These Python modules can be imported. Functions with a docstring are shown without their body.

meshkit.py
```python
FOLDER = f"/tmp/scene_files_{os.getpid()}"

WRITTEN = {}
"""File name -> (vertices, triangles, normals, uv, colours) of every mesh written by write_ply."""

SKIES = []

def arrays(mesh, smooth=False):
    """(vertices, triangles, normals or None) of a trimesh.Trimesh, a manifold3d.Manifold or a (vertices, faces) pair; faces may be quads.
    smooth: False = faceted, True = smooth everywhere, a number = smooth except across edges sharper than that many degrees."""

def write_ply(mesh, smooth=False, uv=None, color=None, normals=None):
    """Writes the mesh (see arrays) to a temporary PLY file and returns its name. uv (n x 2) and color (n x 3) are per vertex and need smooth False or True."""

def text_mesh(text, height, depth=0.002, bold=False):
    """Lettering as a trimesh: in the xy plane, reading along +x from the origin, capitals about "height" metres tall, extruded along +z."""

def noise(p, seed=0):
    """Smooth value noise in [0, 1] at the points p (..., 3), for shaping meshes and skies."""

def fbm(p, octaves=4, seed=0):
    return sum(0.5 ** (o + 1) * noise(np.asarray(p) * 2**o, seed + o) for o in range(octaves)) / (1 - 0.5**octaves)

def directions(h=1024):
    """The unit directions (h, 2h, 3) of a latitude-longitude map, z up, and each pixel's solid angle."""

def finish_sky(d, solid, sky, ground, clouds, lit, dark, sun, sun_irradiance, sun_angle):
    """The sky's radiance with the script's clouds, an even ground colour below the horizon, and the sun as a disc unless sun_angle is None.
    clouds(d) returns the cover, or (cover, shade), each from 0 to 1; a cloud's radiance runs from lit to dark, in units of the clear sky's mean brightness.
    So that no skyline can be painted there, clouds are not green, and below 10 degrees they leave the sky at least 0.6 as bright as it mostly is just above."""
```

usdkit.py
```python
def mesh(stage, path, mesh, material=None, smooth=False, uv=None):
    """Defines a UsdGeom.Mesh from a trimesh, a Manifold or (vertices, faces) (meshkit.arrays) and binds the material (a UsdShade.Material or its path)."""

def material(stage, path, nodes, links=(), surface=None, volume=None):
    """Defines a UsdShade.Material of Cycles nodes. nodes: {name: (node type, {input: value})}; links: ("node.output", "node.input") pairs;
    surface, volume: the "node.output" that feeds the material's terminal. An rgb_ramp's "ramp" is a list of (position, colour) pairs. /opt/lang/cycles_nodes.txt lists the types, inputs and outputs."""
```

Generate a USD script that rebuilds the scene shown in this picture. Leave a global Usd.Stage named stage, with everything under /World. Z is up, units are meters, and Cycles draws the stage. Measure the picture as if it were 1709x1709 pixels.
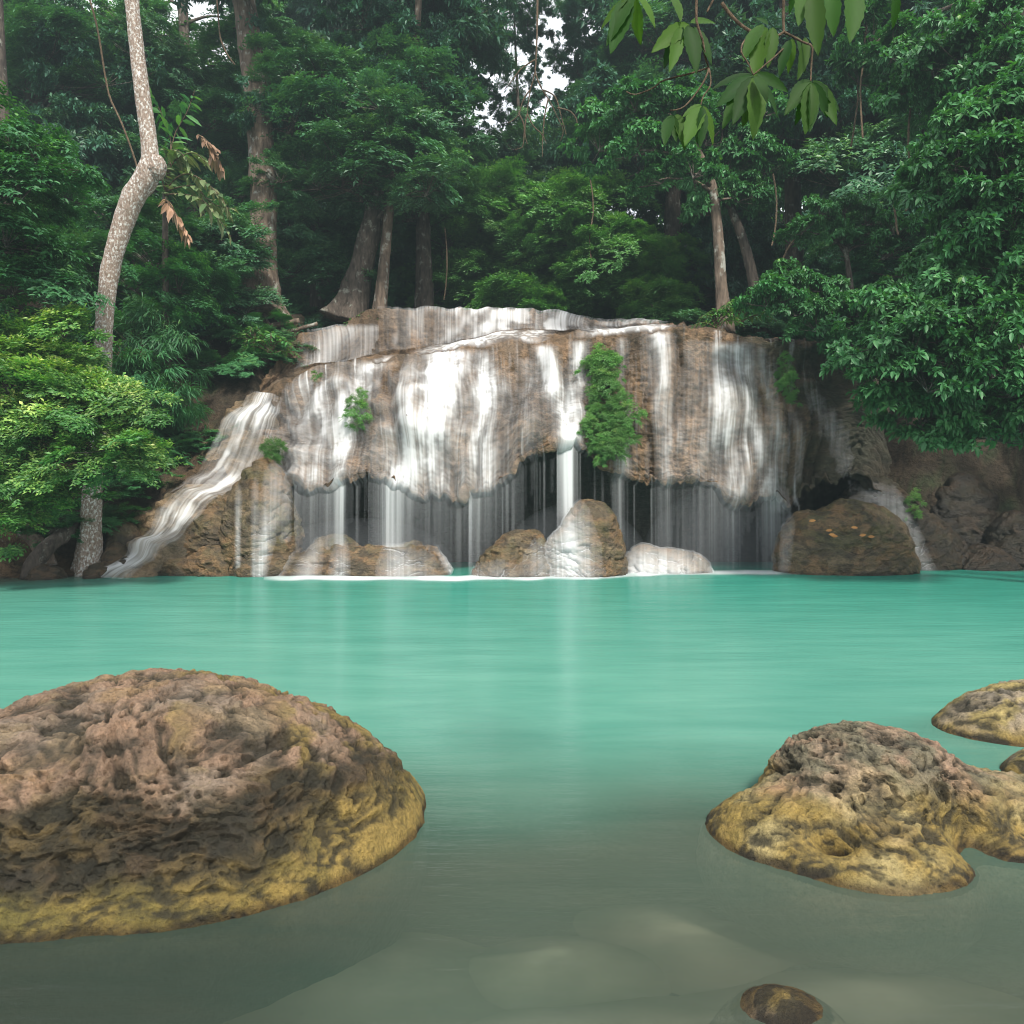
import math, random
import numpy as np, trimesh, usdkit
from meshkit import noise, fbm
from pxr import Usd, UsdGeom, UsdLux, UsdShade, Sdf, Gf, Vt
from scipy.interpolate import PchipInterpolator
from scipy.ndimage import gaussian_filter, maximum_filter

stage = Usd.Stage.CreateInMemory()
UsdGeom.Xform.Define(stage, '/World')
UsdGeom.Scope.Define(stage, '/World/Looks')
rng = np.random.default_rng(7)
random.seed(7)
mat = usdkit.material

# ------------------------------------------------------------------ camera, sky, sun, exposure
FPX, CX, HZ, CAMZ = 1281.0, 854.5, 830.0, 1.5      # focal length and horizon in pixels of the photograph
cam = UsdGeom.Camera.Define(stage, '/World/camera')
cam.CreateHorizontalApertureAttr(24.0)
cam.CreateFocalLengthAttr(24.0 * FPX / 1709.0)
cam.CreateVerticalApertureOffsetAttr(-24.0 * 24.5 / 1709.0)
cam.AddTranslateOp().Set((0, 0, CAMZ))
cam.AddRotateXOp().Set(90)
cam.CreateExposureAttr(2.1)

SUN_EL, SUN_AZ = math.radians(46), math.radians(163)      # azimuth = atan2(x, y) of the direction to the sun
sky = UsdLux.DomeLight.Define(stage, '/World/sky')
sky.GetPrim().SetCustomDataByKey('kind', 'structure')
sky_mat = mat(stage, '/World/Looks/sky_look', {
    's': ('sky_texture', {'sky_type': 'single_scattering', 'sun_disc': False, 'sun_elevation': SUN_EL, 'sun_rotation': SUN_AZ}),
    'c': ('texture_coordinate', {}), 'n': ('noise_texture', {'scale': 2.2, 'detail': 5}),
    'r': ('rgb_ramp', {'ramp': [(0.25, (.62,) * 3), (0.6, (.95,) * 3)]}),
    'm': ('mix', {'color2': (5.2, 5.3, 5.4)}),
    'b': ('background_shader', {'strength': 0.068})},
    [('c.generated', 'n.vector'), ('n.fac', 'r.fac'), ('r.color', 'm.fac'), ('s.color', 'm.color1'), ('m.color', 'b.color')], surface='b.background')
UsdShade.MaterialBindingAPI.Apply(sky.GetPrim()).Bind(sky_mat)
sun = UsdLux.DistantLight.Define(stage, '/World/sun')
sun.CreateIntensityAttr(0.4); sun.CreateAngleAttr(10.0); sun.CreateNormalizeAttr(True)
sun.CreateColorAttr(Gf.Vec3f(1.0, 0.95, 0.86))
sun.AddRotateZOp().Set(math.degrees(-SUN_AZ)); sun.AddRotateXOp().Set(-(90 - math.degrees(SUN_EL)))

# ------------------------------------------------------------------ helpers
used = {}
def numbered(path):
    n = used.get(path, -1) + 1
    used[path] = n
    return path if n == 0 else f'{path}_{n:03d}'

def tag(p, label=None, cat=None, group=None, kind=None):
    p = p.GetPrim() if hasattr(p, 'GetPrim') else p
    for k, v in (('label', label), ('category', cat), ('group', group), ('kind', kind)):
        if v:
            p.SetCustomDataByKey(k, v)
    return p

def thing(name, label, cat, loc=(0, 0, 0), group=None, kind=None):
    x = UsdGeom.Xform.Define(stage, numbered('/World/' + name))
    if any(loc):
        x.AddTranslateOp().Set(tuple(map(float, loc)))
    tag(x, label, cat, group, kind)
    return str(x.GetPath())

def obj(name, mesh, m, parent='/World', smooth=True, prim=None):
    o = usdkit.mesh(stage, numbered(f'{parent}/{name}'), mesh, m, smooth=smooth)
    for k, v in (prim or {}).items():
        a = np.asarray(v, np.float32)
        t = Sdf.ValueTypeNames.Color3fArray if a.ndim == 2 else Sdf.ValueTypeNames.FloatArray
        c = Vt.Vec3fArray if a.ndim == 2 else Vt.FloatArray
        UsdGeom.PrimvarsAPI(o).CreatePrimvar(k, t, 'vertex').Set(c.FromNumpy(a))
    return o

def at(u, v, y):
    u, v, y = np.broadcast_arrays(np.asarray(u, float), np.asarray(v, float), np.asarray(y, float))
    return np.stack([(u - CX) / FPX * y, y, CAMZ + (HZ - v) / FPX * y], -1)

def grid_faces(nr, nc):
    i = np.arange(nr * nc).reshape(nr, nc)
    q = np.stack([i[:-1, :-1], i[:-1, 1:], i[1:, 1:], i[1:, :-1]], -1).reshape(-1, 4)
    return q

def tris(q):
    return np.vstack([q[:, [0, 1, 2]], q[:, [0, 2, 3]]])

def ss(x, a, b):
    t = np.clip((np.asarray(x, float) - a) / (b - a), 0, 1)
    return t * t * (3 - 2 * t)

def normals_grid(P):
    du, dv = np.gradient(P, axis=1), np.gradient(P, axis=0)
    n = np.cross(du, dv)
    return n / np.maximum(np.linalg.norm(n, axis=-1, keepdims=True), 1e-9)

def smooth_path(pts, n):
    pts = np.asarray(pts, float)
    d = np.r_[0, np.cumsum(np.linalg.norm(np.diff(pts[:, :3], axis=0), axis=1))]
    t = np.linspace(0, d[-1], n)
    return np.stack([PchipInterpolator(d, pts[:, k])(t) for k in range(pts.shape[1])], 1)

def tube(pts, radii, sides=8, rough=0.0, seed=0, flare=None):
    pts, radii = np.asarray(pts, float), np.asarray(radii, float)
    T = np.gradient(pts, axis=0); T /= np.linalg.norm(T, axis=1, keepdims=True)
    ref = np.array([0.13, 1.0, 0.07])
    A = np.cross(T, ref); A /= np.maximum(np.linalg.norm(A, axis=1, keepdims=True), 1e-6)
    B = np.cross(T, A)
    th = np.linspace(0, 2 * np.pi, sides, endpoint=False)
    D = A[:, None] * np.cos(th)[None, :, None] + B[:, None] * np.sin(th)[None, :, None]
    R = np.repeat(radii[:, None], sides, 1)
    if flare is not None:
        R = R * (1 + flare[:, None] * (0.35 + 0.65 * np.cos(th * 3 + seed)[None] ** 2 + .3 * np.cos(th * 5 + 2 * seed)[None]))
    V = pts[:, None] + D * R[..., None]
    if rough:
        f = 1 / max(radii.mean(), 1e-3)
        k = fbm(V * [f * 1.2, f * 1.2, f * .5], 4, seed) - .5
        k2 = np.abs(noise(V * [f * 4.5, f * 4.5, f * .7], seed + 9) - .5) * 2
        V = V + D * (R * rough * (k * 2.2 + (k2 - .5) * .5))[..., None]
    n = len(pts)
    V = V.reshape(-1, 3)
    i = np.arange(n * sides).reshape(n, sides); j = np.roll(i, -1, 1)
    q = np.stack([i[:-1], i[1:], j[1:], j[:-1]], -1).reshape(-1, 4)
    c0, c1 = len(V), len(V) + 1
    V = np.vstack([V, pts[0], pts[-1]])
    F = np.vstack([tris(q), np.stack([np.full(sides, c0), i[0], j[0]], 1), np.stack([np.full(sides, c1), j[-1], i[-1]], 1)])
    return V, F

# ------------------------------------------------------------------ materials
def leaf_mat(name, ramp, transl=0.3, tcol=(.28, .36, .07), rough=.42, spec=.35):
    return mat(stage, '/World/Looks/' + name, {
        'g': ('attribute', {'attribute': 'rnd'}), 'o': ('object_info', {}), 'h': ('hsv', {'hue': .5}),
        'mr': ('map_range', {'from_min': 0, 'from_max': 1, 'to_min': .72, 'to_max': 1.25}),
        'r': ('rgb_ramp', {'ramp': ramp}),
        'p': ('principled_bsdf', {'roughness': rough, 'specular_ior_level': spec}),
        't': ('translucent_bsdf', {}), 'tm': ('mix_color', {'blend_type': 'multiply', 'fac': 1.0, 'b': tuple(3.6 * c for c in tcol), 'use_clamp': False}),
        'x': ('mix_closure', {'fac': transl})},
        [('g.fac', 'r.fac'), ('r.color', 'h.color'), ('o.random', 'mr.value'), ('mr.result', 'h.value'),
         ('h.color', 'p.base_color'), ('h.color', 'tm.a'), ('tm.result', 't.color'),
         ('p.BSDF', 'x.closure1'), ('t.BSDF', 'x.closure2')], surface='x.closure')

L_BROAD = leaf_mat('leaf_broad', [(0, (.03, .115, .042)), (.5, (.05, .17, .056)), (.85, (.08, .22, .065)), (1, (.16, .3, .07))], .25, spec=.35, rough=.45)
L_YEL = leaf_mat('leaf_yellow_green', [(0, (.035, .125, .04)), (.42, (.10, .24, .06)), (.66, (.25, .40, .1)), (1, (.55, .58, .19))], .35)
L_LIGHT = leaf_mat('leaf_light', [(0, (.035, .13, .055)), (.6, (.055, .18, .065)), (1, (.13, .27, .08))], .3)
L_CANOPY = leaf_mat('leaf_canopy', [(0, (.035, .115, .06)), (.5, (.06, .17, .08)), (1, (.14, .26, .09))], .25)
L_DARK = leaf_mat('leaf_dark', [(0, (.028, .09, .058)), (.6, (.042, .125, .075)), (1, (.09, .17, .08))], .2)
L_FAR = leaf_mat('leaf_far', [(0, (.05, .16, .05)), (.5, (.09, .24, .065)), (1, (.2, .34, .09))], .3)
L_PALM = leaf_mat('leaf_fishtail', [(0, (.08, .14, .06)), (.7, (.15, .2, .09)), (1, (.24, .25, .13))], .2)
L_DEAD = leaf_mat('leaf_dead', [(0, (.15, .085, .05)), (.6, (.30, .18, .12)), (1, (.42, .28, .2))], .15)
L_ORANGE = leaf_mat('leaf_orange', [(0, (.30, .13, .04)), (1, (.45, .2, .06))], .1)
L_FERN = leaf_mat('leaf_fern', [(0, (.05, .17, .05)), (.6, (.08, .23, .06)), (1, (.16, .3, .08))], .3)
L_HANG = leaf_mat('leaf_hanging', [(0, (.06, .18, .05)), (.5, (.12, .27, .075)), (.85, (.22, .36, .10)), (1, (.30, .30, .13))], .3)
L_NEAR = leaf_mat('leaf_overhead', [(0, (.014, .046, .010)), (.5, (.026, .072, .013)), (1, (.055, .11, .018))], .4, tcol=(.3, .42, .05), rough=.6, spec=.15)

def bark(name, a, b, lichen, amount, scale=9.0):
    return mat(stage, '/World/Looks/' + name, {
        'c': ('texture_coordinate', {}), 'm': ('mapping', {'scale': (1, 1, .25)}), 'm2': ('mapping', {'scale': (1, 1, .75)}),
        'n': ('noise_texture', {'scale': scale * 2.2, 'detail': 6, 'roughness': .65}),
        'n2': ('noise_texture', {'scale': scale * .9, 'detail': 5, 'roughness': .7}),
        'r': ('rgb_ramp', {'ramp': [(.35, a), (.65, b)]}),
        'r2': ('rgb_ramp', {'ramp': [(.62 - amount, (0, 0, 0)), (.70 - amount, (1, 1, 1))]}),
        'x': ('mix', {'color2': lichen}), 'bu': ('bump', {'strength': 1.0, 'distance': .04}),
        'p': ('principled_bsdf', {'roughness': .9, 'specular_ior_level': .2})},
        [('c.object', 'm.vector'), ('c.object', 'm2.vector'), ('m.vector', 'n.vector'), ('m2.vector', 'n2.vector'), ('n.fac', 'r.fac'), ('n2.fac', 'r2.fac'), ('r2.color', 'x.fac'),
         ('r.color', 'x.color1'), ('x.color', 'p.base_color'), ('n.fac', 'bu.height'), ('bu.normal', 'p.normal')], surface='p.BSDF')

B_PALE = bark('bark_pale', (.13, .09, .068), (.37, .29, .235), (.56, .55, .52), .11, 26)
B_GREY = bark('bark_grey', (.06, .045, .035), (.165, .125, .095), (.26, .26, .23), .06, 5)
B_DARK = bark('bark_dark', (.035, .028, .024), (.10, .08, .065), (.2, .2, .17), .05, 6)
B_TWIG = bark('bark_twig', (.06, .045, .03), (.16, .11, .07), (.25, .22, .18), .02, 20)

def rock_mat(name, rough=.6, fine=60., bump=.5, vary=.55, spec=.35, stretch=(1, 1, 1)):
    """Colour comes per vertex (attribute col); the nodes add grain and fine relief."""
    return mat(stage, '/World/Looks/' + name, {
        'a': ('attribute', {'attribute': 'col'}), 'c': ('texture_coordinate', {}), 'mp': ('mapping', {'scale': stretch}),
        'n': ('noise_texture', {'scale': fine, 'detail': 6, 'roughness': .7}),
        'n2': ('noise_texture', {'scale': fine * .22, 'detail': 5, 'roughness': .65}),
        'r': ('rgb_ramp', {'ramp': [(.28, (1 - vary,) * 3), (.5, (1, 1, 1)), (.75, (1 + vary * .7,) * 3)]}),
        'r2': ('rgb_ramp', {'ramp': [(.3, (1 - vary * .6, 1 - vary * .55, 1 - vary * .5)), (.7, (1 + vary * .4,) * 3)]}),
        'm1': ('mix_color', {'blend_type': 'multiply', 'fac': 1.0, 'use_clamp': False}), 'm2': ('mix_color', {'blend_type': 'multiply', 'fac': 1.0, 'use_clamp': False}),
        'bu': ('bump', {'strength': bump, 'distance': 1.2 / fine}),
        'bu2': ('bump', {'strength': bump * .8, 'distance': 5. / fine}),
        'p': ('principled_bsdf', {'roughness': rough, 'specular_ior_level': spec})},
        [('c.object', 'mp.vector'), ('mp.vector', 'n.vector'), ('mp.vector', 'n2.vector'), ('n.fac', 'r.fac'), ('n2.fac', 'r2.fac'),
         ('a.color', 'm1.a'), ('r.color', 'm1.b'), ('m1.result', 'm2.a'), ('r2.color', 'm2.b'), ('m2.result', 'p.base_color'),
         ('n2.fac', 'bu2.height'), ('bu2.normal', 'bu.normal'), ('n.fac', 'bu.height'), ('bu.normal', 'p.normal')], surface='p.BSDF')

R_NEAR = rock_mat('rock_near', .68, 70., 1.0, .5, .3)
R_FALL = rock_mat('rock_travertine', .55, 22., 1.0, .6, .35, (1, 1, 2.4))
R_WET = rock_mat('rock_wet', .45, 24., .8, .55, .4, (1, 1, 1.6))
R_BANK = rock_mat('earth_bank', .85, 12., .9, .7, .2)
R_BED = rock_mat('rock_submerged', .9, 1.5, .0, .25, .1)

WATER_WHITE = mat(stage, '/World/Looks/falling_water', {
    'a': ('attribute', {'attribute': 'dens'}), 't': ('transparent_bsdf', {}), 'd': ('diffuse_bsdf', {'color': (.93, .945, .965)}),
    'l': ('translucent_bsdf', {'color': (.93, .945, .965)}), 'dl': ('mix_closure', {'fac': .5}), 'x': ('mix_closure', {})},
    [('a.fac', 'x.fac'), ('t.BSDF', 'x.closure1'), ('d.BSDF', 'dl.closure1'), ('l.BSDF', 'dl.closure2'), ('dl.closure', 'x.closure2')], surface='x.closure')

POOL = mat(stage, '/World/Looks/pool_water', {
    'a': ('attribute', {'attribute': 'turb'}), 'ac': ('attribute', {'attribute': 'col'}),
    'c': ('geometry', {}), 'mp': ('mapping', {'scale': (.5, 2.2, 1)}), 'n': ('noise_texture', {'scale': 1.1, 'detail': 5, 'roughness': .6, 'distortion': .4}),
    'mp2': ('mapping', {'scale': (1.2, 6., 1)}), 'n2': ('noise_texture', {'scale': 1.6, 'detail': 4, 'roughness': .6}),
    'r': ('rgb_ramp', {'ramp': [(.3, (.76, .86, .86)), (.7, (1.16, 1.08, 1.08))]}),
    'mc': ('mix_color', {'blend_type': 'multiply', 'fac': 1.0, 'use_clamp': False}),
    'bu': ('bump', {'strength': .16, 'distance': .06}),
    'f': ('fresnel', {'IOR': 1.33}), 'fm': ('math', {'math_type': 'multiply', 'value2': .46}),
    't': ('transparent_bsdf', {'color': (.90, .96, .94)}), 'd': ('diffuse_bsdf', {}), 'gl': ('glossy_bsdf', {'roughness': .15, 'color': (.95, .97, .97)}),
    'x': ('mix_closure', {}), 'y': ('mix_closure', {})},
    [('c.position', 'mp.vector'), ('mp.vector', 'n.vector'), ('n.fac', 'r.fac'), ('ac.color', 'mc.a'), ('r.color', 'mc.b'), ('mc.result', 'd.color'),
     ('c.position', 'mp2.vector'), ('mp2.vector', 'n2.vector'), ('n2.fac', 'bu.height'), ('bu.normal', 'gl.normal'), ('bu.normal', 'f.normal'),
     ('a.fac', 'x.fac'), ('t.BSDF', 'x.closure1'), ('d.BSDF', 'x.closure2'), ('f.fac', 'fm.value1'), ('fm.value', 'y.fac'),
     ('x.closure', 'y.closure1'), ('gl.BSDF', 'y.closure2')], surface='y.closure')

# ------------------------------------------------------------------ terrain: pool bed, banks and the forest floor as one sheet
def lerp(x, xs, ys):
    return np.interp(x, xs, ys)

def ground_z(x, y):
    yb = np.interp(x, [-16, -12, -9.6, -8.4, -6.2, -5.2, 6.4, 7.6, 9.5, 11.2, 13, 16], [4, 9.5, 14.1, 14.6, 14.7, 20.3, 20.3, 18.6, 16.6, 16.2, 9.5, 4])
    d = y - yb
    zl = lerp(d, [-4, -.6, 0, .5, 1.4, 2.9, 6.4, 14, 60], [-2.5, -.5, .02, .35, 1.2, 3.3, 6.5, 7.6, 14])
    zc = lerp(d, [-1, 0, 1.0, 1.7, 20, 60], [-2.5, -2.4, 4.6, 5.2, 7.5, 14])
    zr = lerp(d, [-4, -.3, 0, .8, 2.0, 4.5, 14, 60], [-2.5, -.4, .05, 1.6, 3.6, 5.3, 7.6, 14])
    wl, wr = 1 - ss(x, -6.4, -5.0), ss(x, 6.2, 7.8)
    z = zl * wl + zr * wr + zc * (1 - wl - wr)
    bed = lerp(y, [-60, 1.2, 2.4, 3.2, 4.0, 5.0, 6.5, 8, 12], [-.3, -.30, -.37, -.45, -.66, -1.05, -1.8, -2.3, -2.5])
    p = np.stack([x, y, 0 * x], -1)
    nb = fbm(p * .9, 3, 3) - .5
    near = np.maximum(bed + nb * .10 * ss(-y, -7, -3), z)
    bank = ss(z, -.2, .8)
    return np.where(z > bed, near + bank * ((fbm(p * .8, 4, 11) - .5) * .9 + (np.abs(noise(p * 2.6, 5) - .5)) * .35), near)

gx = np.r_[np.linspace(-90, -16, 30)[:-1], np.linspace(-16, 16, 260), np.linspace(16, 90, 30)[1:]]
gy = np.r_[np.linspace(-90, 0, 25)[:-1], np.linspace(0, 6, 60)[:-1], np.linspace(6, 13, 30)[:-1], np.linspace(13, 24, 150)[:-1], np.linspace(24, 140, 60)]
GX, GY = np.meshgrid(gx, gy)
GZ = ground_z(GX, GY)
Pg = np.stack([GX, GY, GZ], -1)
ng = fbm(Pg * [.9, .9, 1.2], 4, 21); ng2 = fbm(Pg * [2.2, 2.2, 2.2], 4, 22)
col = np.array([.045, .033, .022]) * (1 - ss(ng, .45, .62))[..., None] + np.array([.085, .054, .03]) * ss(ng, .45, .62)[..., None] * (1 - .8 * ss(GX, 5.0, 7.0))[..., None]
col = col * (1 - .55 * ss(ng2, .5, .7)[..., None]) + np.array([.02, .045, .015]) * .55 * ss(ng2, .5, .7)[..., None]
under = (GZ < .0)[..., None]
bedc = np.array([.022, .026, .021]) + (np.array([.17, .15, .10]) - np.array([.022, .026, .021])) * (ss(fbm(Pg * [1.0, 1.3, 0], 3, 31), .36, .66) * ss(GX, -1.3, .2) * .8)[..., None]  # no pale patches at the left: boulder's shade put into the bed colour
col = np.where(under, bedc, col)
g = obj('ground', (Pg.reshape(-1, 3), grid_faces(*GX.shape)), R_BANK, prim={'col': col.reshape(-1, 3)})
tag(g, 'earth banks, forest floor and pale pool bed around the pool', 'ground', kind='structure')

# ------------------------------------------------------------------ boulders
ICO = {}
def ico(k):
    if k not in ICO:
        m = trimesh.creation.icosphere(k); ICO[k] = (np.array(m.vertices), np.array(m.faces))
    return ICO[k]

def blob(center, ells, k=.12, sub=6, toward=None):
    """Star-shaped surface round the smooth union of ellipsoids; ells: (offset xyz, semi-axes xyz[, yaw])."""
    D, F = ico(sub)
    if toward is not None:                            # finer faces on the side that shows
        D = D + np.asarray(toward, float); D = D / np.linalg.norm(D, axis=1, keepdims=True)
    def sdf(p):
        ds = []
        for e in ells:
            o, r = np.asarray(e[0], float), np.asarray(e[1], float)
            q = p - o
            if len(e) > 2:
                c, s = math.cos(e[2]), math.sin(e[2])
                q = np.stack([c * q[:, 0] + s * q[:, 1], -s * q[:, 0] + c * q[:, 1], q[:, 2]], 1)
            t = q / r; w2 = (t * t) @ np.array([1.0, 1, 1]); t /= r
            a = np.sqrt(w2)
            ds.append(a * (a - 1) / np.sqrt(np.maximum((t * t) @ np.array([1.0, 1, 1]), 1e-9)))
        ds = np.array(ds)
        m = ds.min(0)
        return m - k * np.log(np.exp(-(ds - m) / k).sum(0))
    lo, hi = np.zeros(len(D)), np.full(len(D), 3.0)
    for _ in range(14):
        mid = (lo + hi) / 2
        ins = sdf(D * mid[:, None]) < 0
        lo, hi = np.where(ins, mid, lo), np.where(ins, hi, mid)
    V = D * lo[:, None]
    return V, F, D

def vnormals(V, F):
    n = np.zeros_like(V); c = np.cross(V[F[:, 1]] - V[F[:, 0]], V[F[:, 2]] - V[F[:, 0]])
    for j in range(3):
        np.add.at(n, F[:, j], c)
    return n / np.maximum(np.linalg.norm(n, axis=1, keepdims=True), 1e-12)

def mixc(a, b, t):
    return np.asarray(a) * (1 - t[:, None]) + np.asarray(b) * t[:, None]

def near_boulder(name, label, center, ells, seed, sub=7, k=.1, amp=1.0, look='left', group=None, pits=()):
    V, F, D = blob(center, ells, k, sub, (0, -.55, .5))
    C = np.asarray(center, float)
    N = vnormals(V, F)
    P = V + C
    for (pu, rad, dep) in pits:                      # weathered hollows
        d = np.linalg.norm(P - np.asarray(pu), axis=1)
        V = V - N * (dep * np.exp(-(d / rad) ** 2))[:, None]
    P = V + C
    warp = np.stack([fbm(P * 2.3, 3, seed + q) - .5 for q in (1, 2, 3)], 1)
    Q = P + warp * .35
    big = fbm(Q * 1.8, 3, seed + 4) - .5
    flake = np.abs(fbm(Q * [4.5, 5.5, 11], 4, seed + 5) - .5) * 2            # thin crumbling ledges
    crumb = np.abs(fbm(Q * 15, 4, seed + 6) - .5) * 2
    nick = ss(fbm(Q * [22, 22, 34], 3, seed + 17), .56, .66)
    pit = ss(fbm(Q * [7, 7, 9], 3, seed + 7), .56, .68)
    fine = fbm(Q * 42, 3, seed + 8) - .5
    P_z = P[:, 2]
    rough_top = ss(P_z, .02, .22)
    h = amp * (.085 * big + rough_top * (.036 * (flake - .25) + .032 * (crumb - .25) - .034 * pit - .020 * nick) + (1 - rough_top) * .012 * (crumb - .3) + .012 * fine)
    V = V + N * h[:, None]
    P = V + C
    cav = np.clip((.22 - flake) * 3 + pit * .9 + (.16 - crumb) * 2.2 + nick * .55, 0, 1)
    z = P[:, 2]
    zn = z + (fbm(P * 3.2, 3, seed + 12) - .5) * .3
    n1 = ss(fbm(P * 4.2, 4, seed + 9), .42, .62); n2 = ss(fbm(P * 7.5, 4, seed + 10), .45, .62); n3 = ss(fbm(P * 2.4, 3, seed + 11), .46, .6)
    pink, grey, buff = np.array([.26, .165, .105]), np.array([.185, .155, .12]), np.array([.30, .235, .155])
    moss, ochre, gold, dark = np.array([.115, .095, .022]), np.array([.19, .135, .035]), np.array([.27, .185, .05]), np.array([.022, .02, .012])
    if look == 'left':
        c = mixc(pink, grey, n1 * .6); c = mixc(c, np.array([.13, .085, .055]), ss(fbm(P * 6, 4, seed + 31), .5, .62) * .55); c = mixc(c, np.array([.21, .15, .032]), n2 * (.3 + .7 * n3) * .75)
        br = mixc(np.array([.075, .05, .025]), np.array([.12, .082, .03]), n1); br = mixc(br, dark, n2 * .75)
        c = mixc(br * .8, c, ss(zn + .10 * ss(P[:, 0], -1.2, -.6), .36, .46))
        yb = mixc(ochre, gold, ss(P[:, 0], -1.3, -.5)); yb = mixc(yb, moss, n2 * .45 + (1 - ss(P[:, 0], -1.9, -1.0)) * .5)
        c = mixc(yb, c, ss(zn + .05 * (1 - ss(P[:, 0], -1.5, -.7)), .12, .24))
    elif look == 'right':
        c = mixc(pink, buff, n1 * .5); c = mixc(c, np.array([.29, .165, .11]), n3 * .5); c = mixc(c, np.array([.10, .115, .07]), n2 * .6)
        yb = mixc(gold, np.array([.40, .33, .16]), n1 * .6); yb = mixc(yb, moss, n2 * .25)
        c = mixc(yb, c, ss(zn, .14, .30))
    else:
        c = mixc(buff, grey, n1 * .7); c = mixc(c, np.array([.36, .27, .05]), n2 * .55)
        c = mixc(gold * .9, c, ss(zn, .03, .12))
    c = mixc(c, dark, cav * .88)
    wet = 1 - ss(z + (fbm(P * 14, 2, seed + 13) - .5) * .03, .008, .045)
    c = mixc(c, c * .35 * np.array([1, .9, .85]), wet * (z > -.03))
    sub_c = mixc(np.array([.10, .08, .055]), np.array([.035, .032, .025]), n1); sub_c = mixc(np.array([.022, .025, .021]), sub_c, ss(z, -.26, -.03)); sub_c = sub_c if look == 'left' else mixc(np.array([.095, .087, .062]), mixc(np.array([.30, .24, .16]), np.array([.16, .135, .095]), n1), ss(z + (fbm(P * 4, 3, seed + 33) - .5) * .12, -.20, -.02)); c = np.where((z < -.02)[:, None], sub_c, c)  # left boulder's skirt kept darker, with shade put into its colour
    o = obj(name, (P, F), R_NEAR, prim={'col': c})
    tag(o, label, 'boulder', group)
    return P, F

SUB = []     # centres and radii of shallow things under the water, for the pool's depth
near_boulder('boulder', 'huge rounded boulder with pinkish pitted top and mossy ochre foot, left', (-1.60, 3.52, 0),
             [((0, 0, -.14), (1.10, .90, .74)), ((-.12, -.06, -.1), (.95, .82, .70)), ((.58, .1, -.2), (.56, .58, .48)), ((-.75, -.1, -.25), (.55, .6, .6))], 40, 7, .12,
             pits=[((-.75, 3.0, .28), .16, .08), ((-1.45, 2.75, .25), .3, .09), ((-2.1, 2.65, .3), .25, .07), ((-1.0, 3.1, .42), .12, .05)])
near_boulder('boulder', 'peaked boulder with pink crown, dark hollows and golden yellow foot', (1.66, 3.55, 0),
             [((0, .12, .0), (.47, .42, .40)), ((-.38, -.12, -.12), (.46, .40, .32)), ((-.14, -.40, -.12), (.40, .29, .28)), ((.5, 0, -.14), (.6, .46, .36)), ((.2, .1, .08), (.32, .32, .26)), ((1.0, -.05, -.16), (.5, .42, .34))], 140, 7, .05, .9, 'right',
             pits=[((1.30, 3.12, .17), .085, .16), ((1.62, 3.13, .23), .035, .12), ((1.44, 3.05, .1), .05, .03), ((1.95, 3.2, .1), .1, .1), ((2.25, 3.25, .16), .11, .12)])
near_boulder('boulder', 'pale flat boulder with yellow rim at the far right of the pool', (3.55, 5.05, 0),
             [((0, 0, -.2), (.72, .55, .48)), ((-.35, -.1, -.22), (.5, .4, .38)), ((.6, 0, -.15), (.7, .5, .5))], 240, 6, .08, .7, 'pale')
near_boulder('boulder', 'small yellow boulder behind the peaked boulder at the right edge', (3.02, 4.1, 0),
             [((0, 0, -.2), (.42, .35, .38)), ((.4, 0, -.1), (.45, .4, .4))], 340, 6, .06, .7, 'pale')
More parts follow.
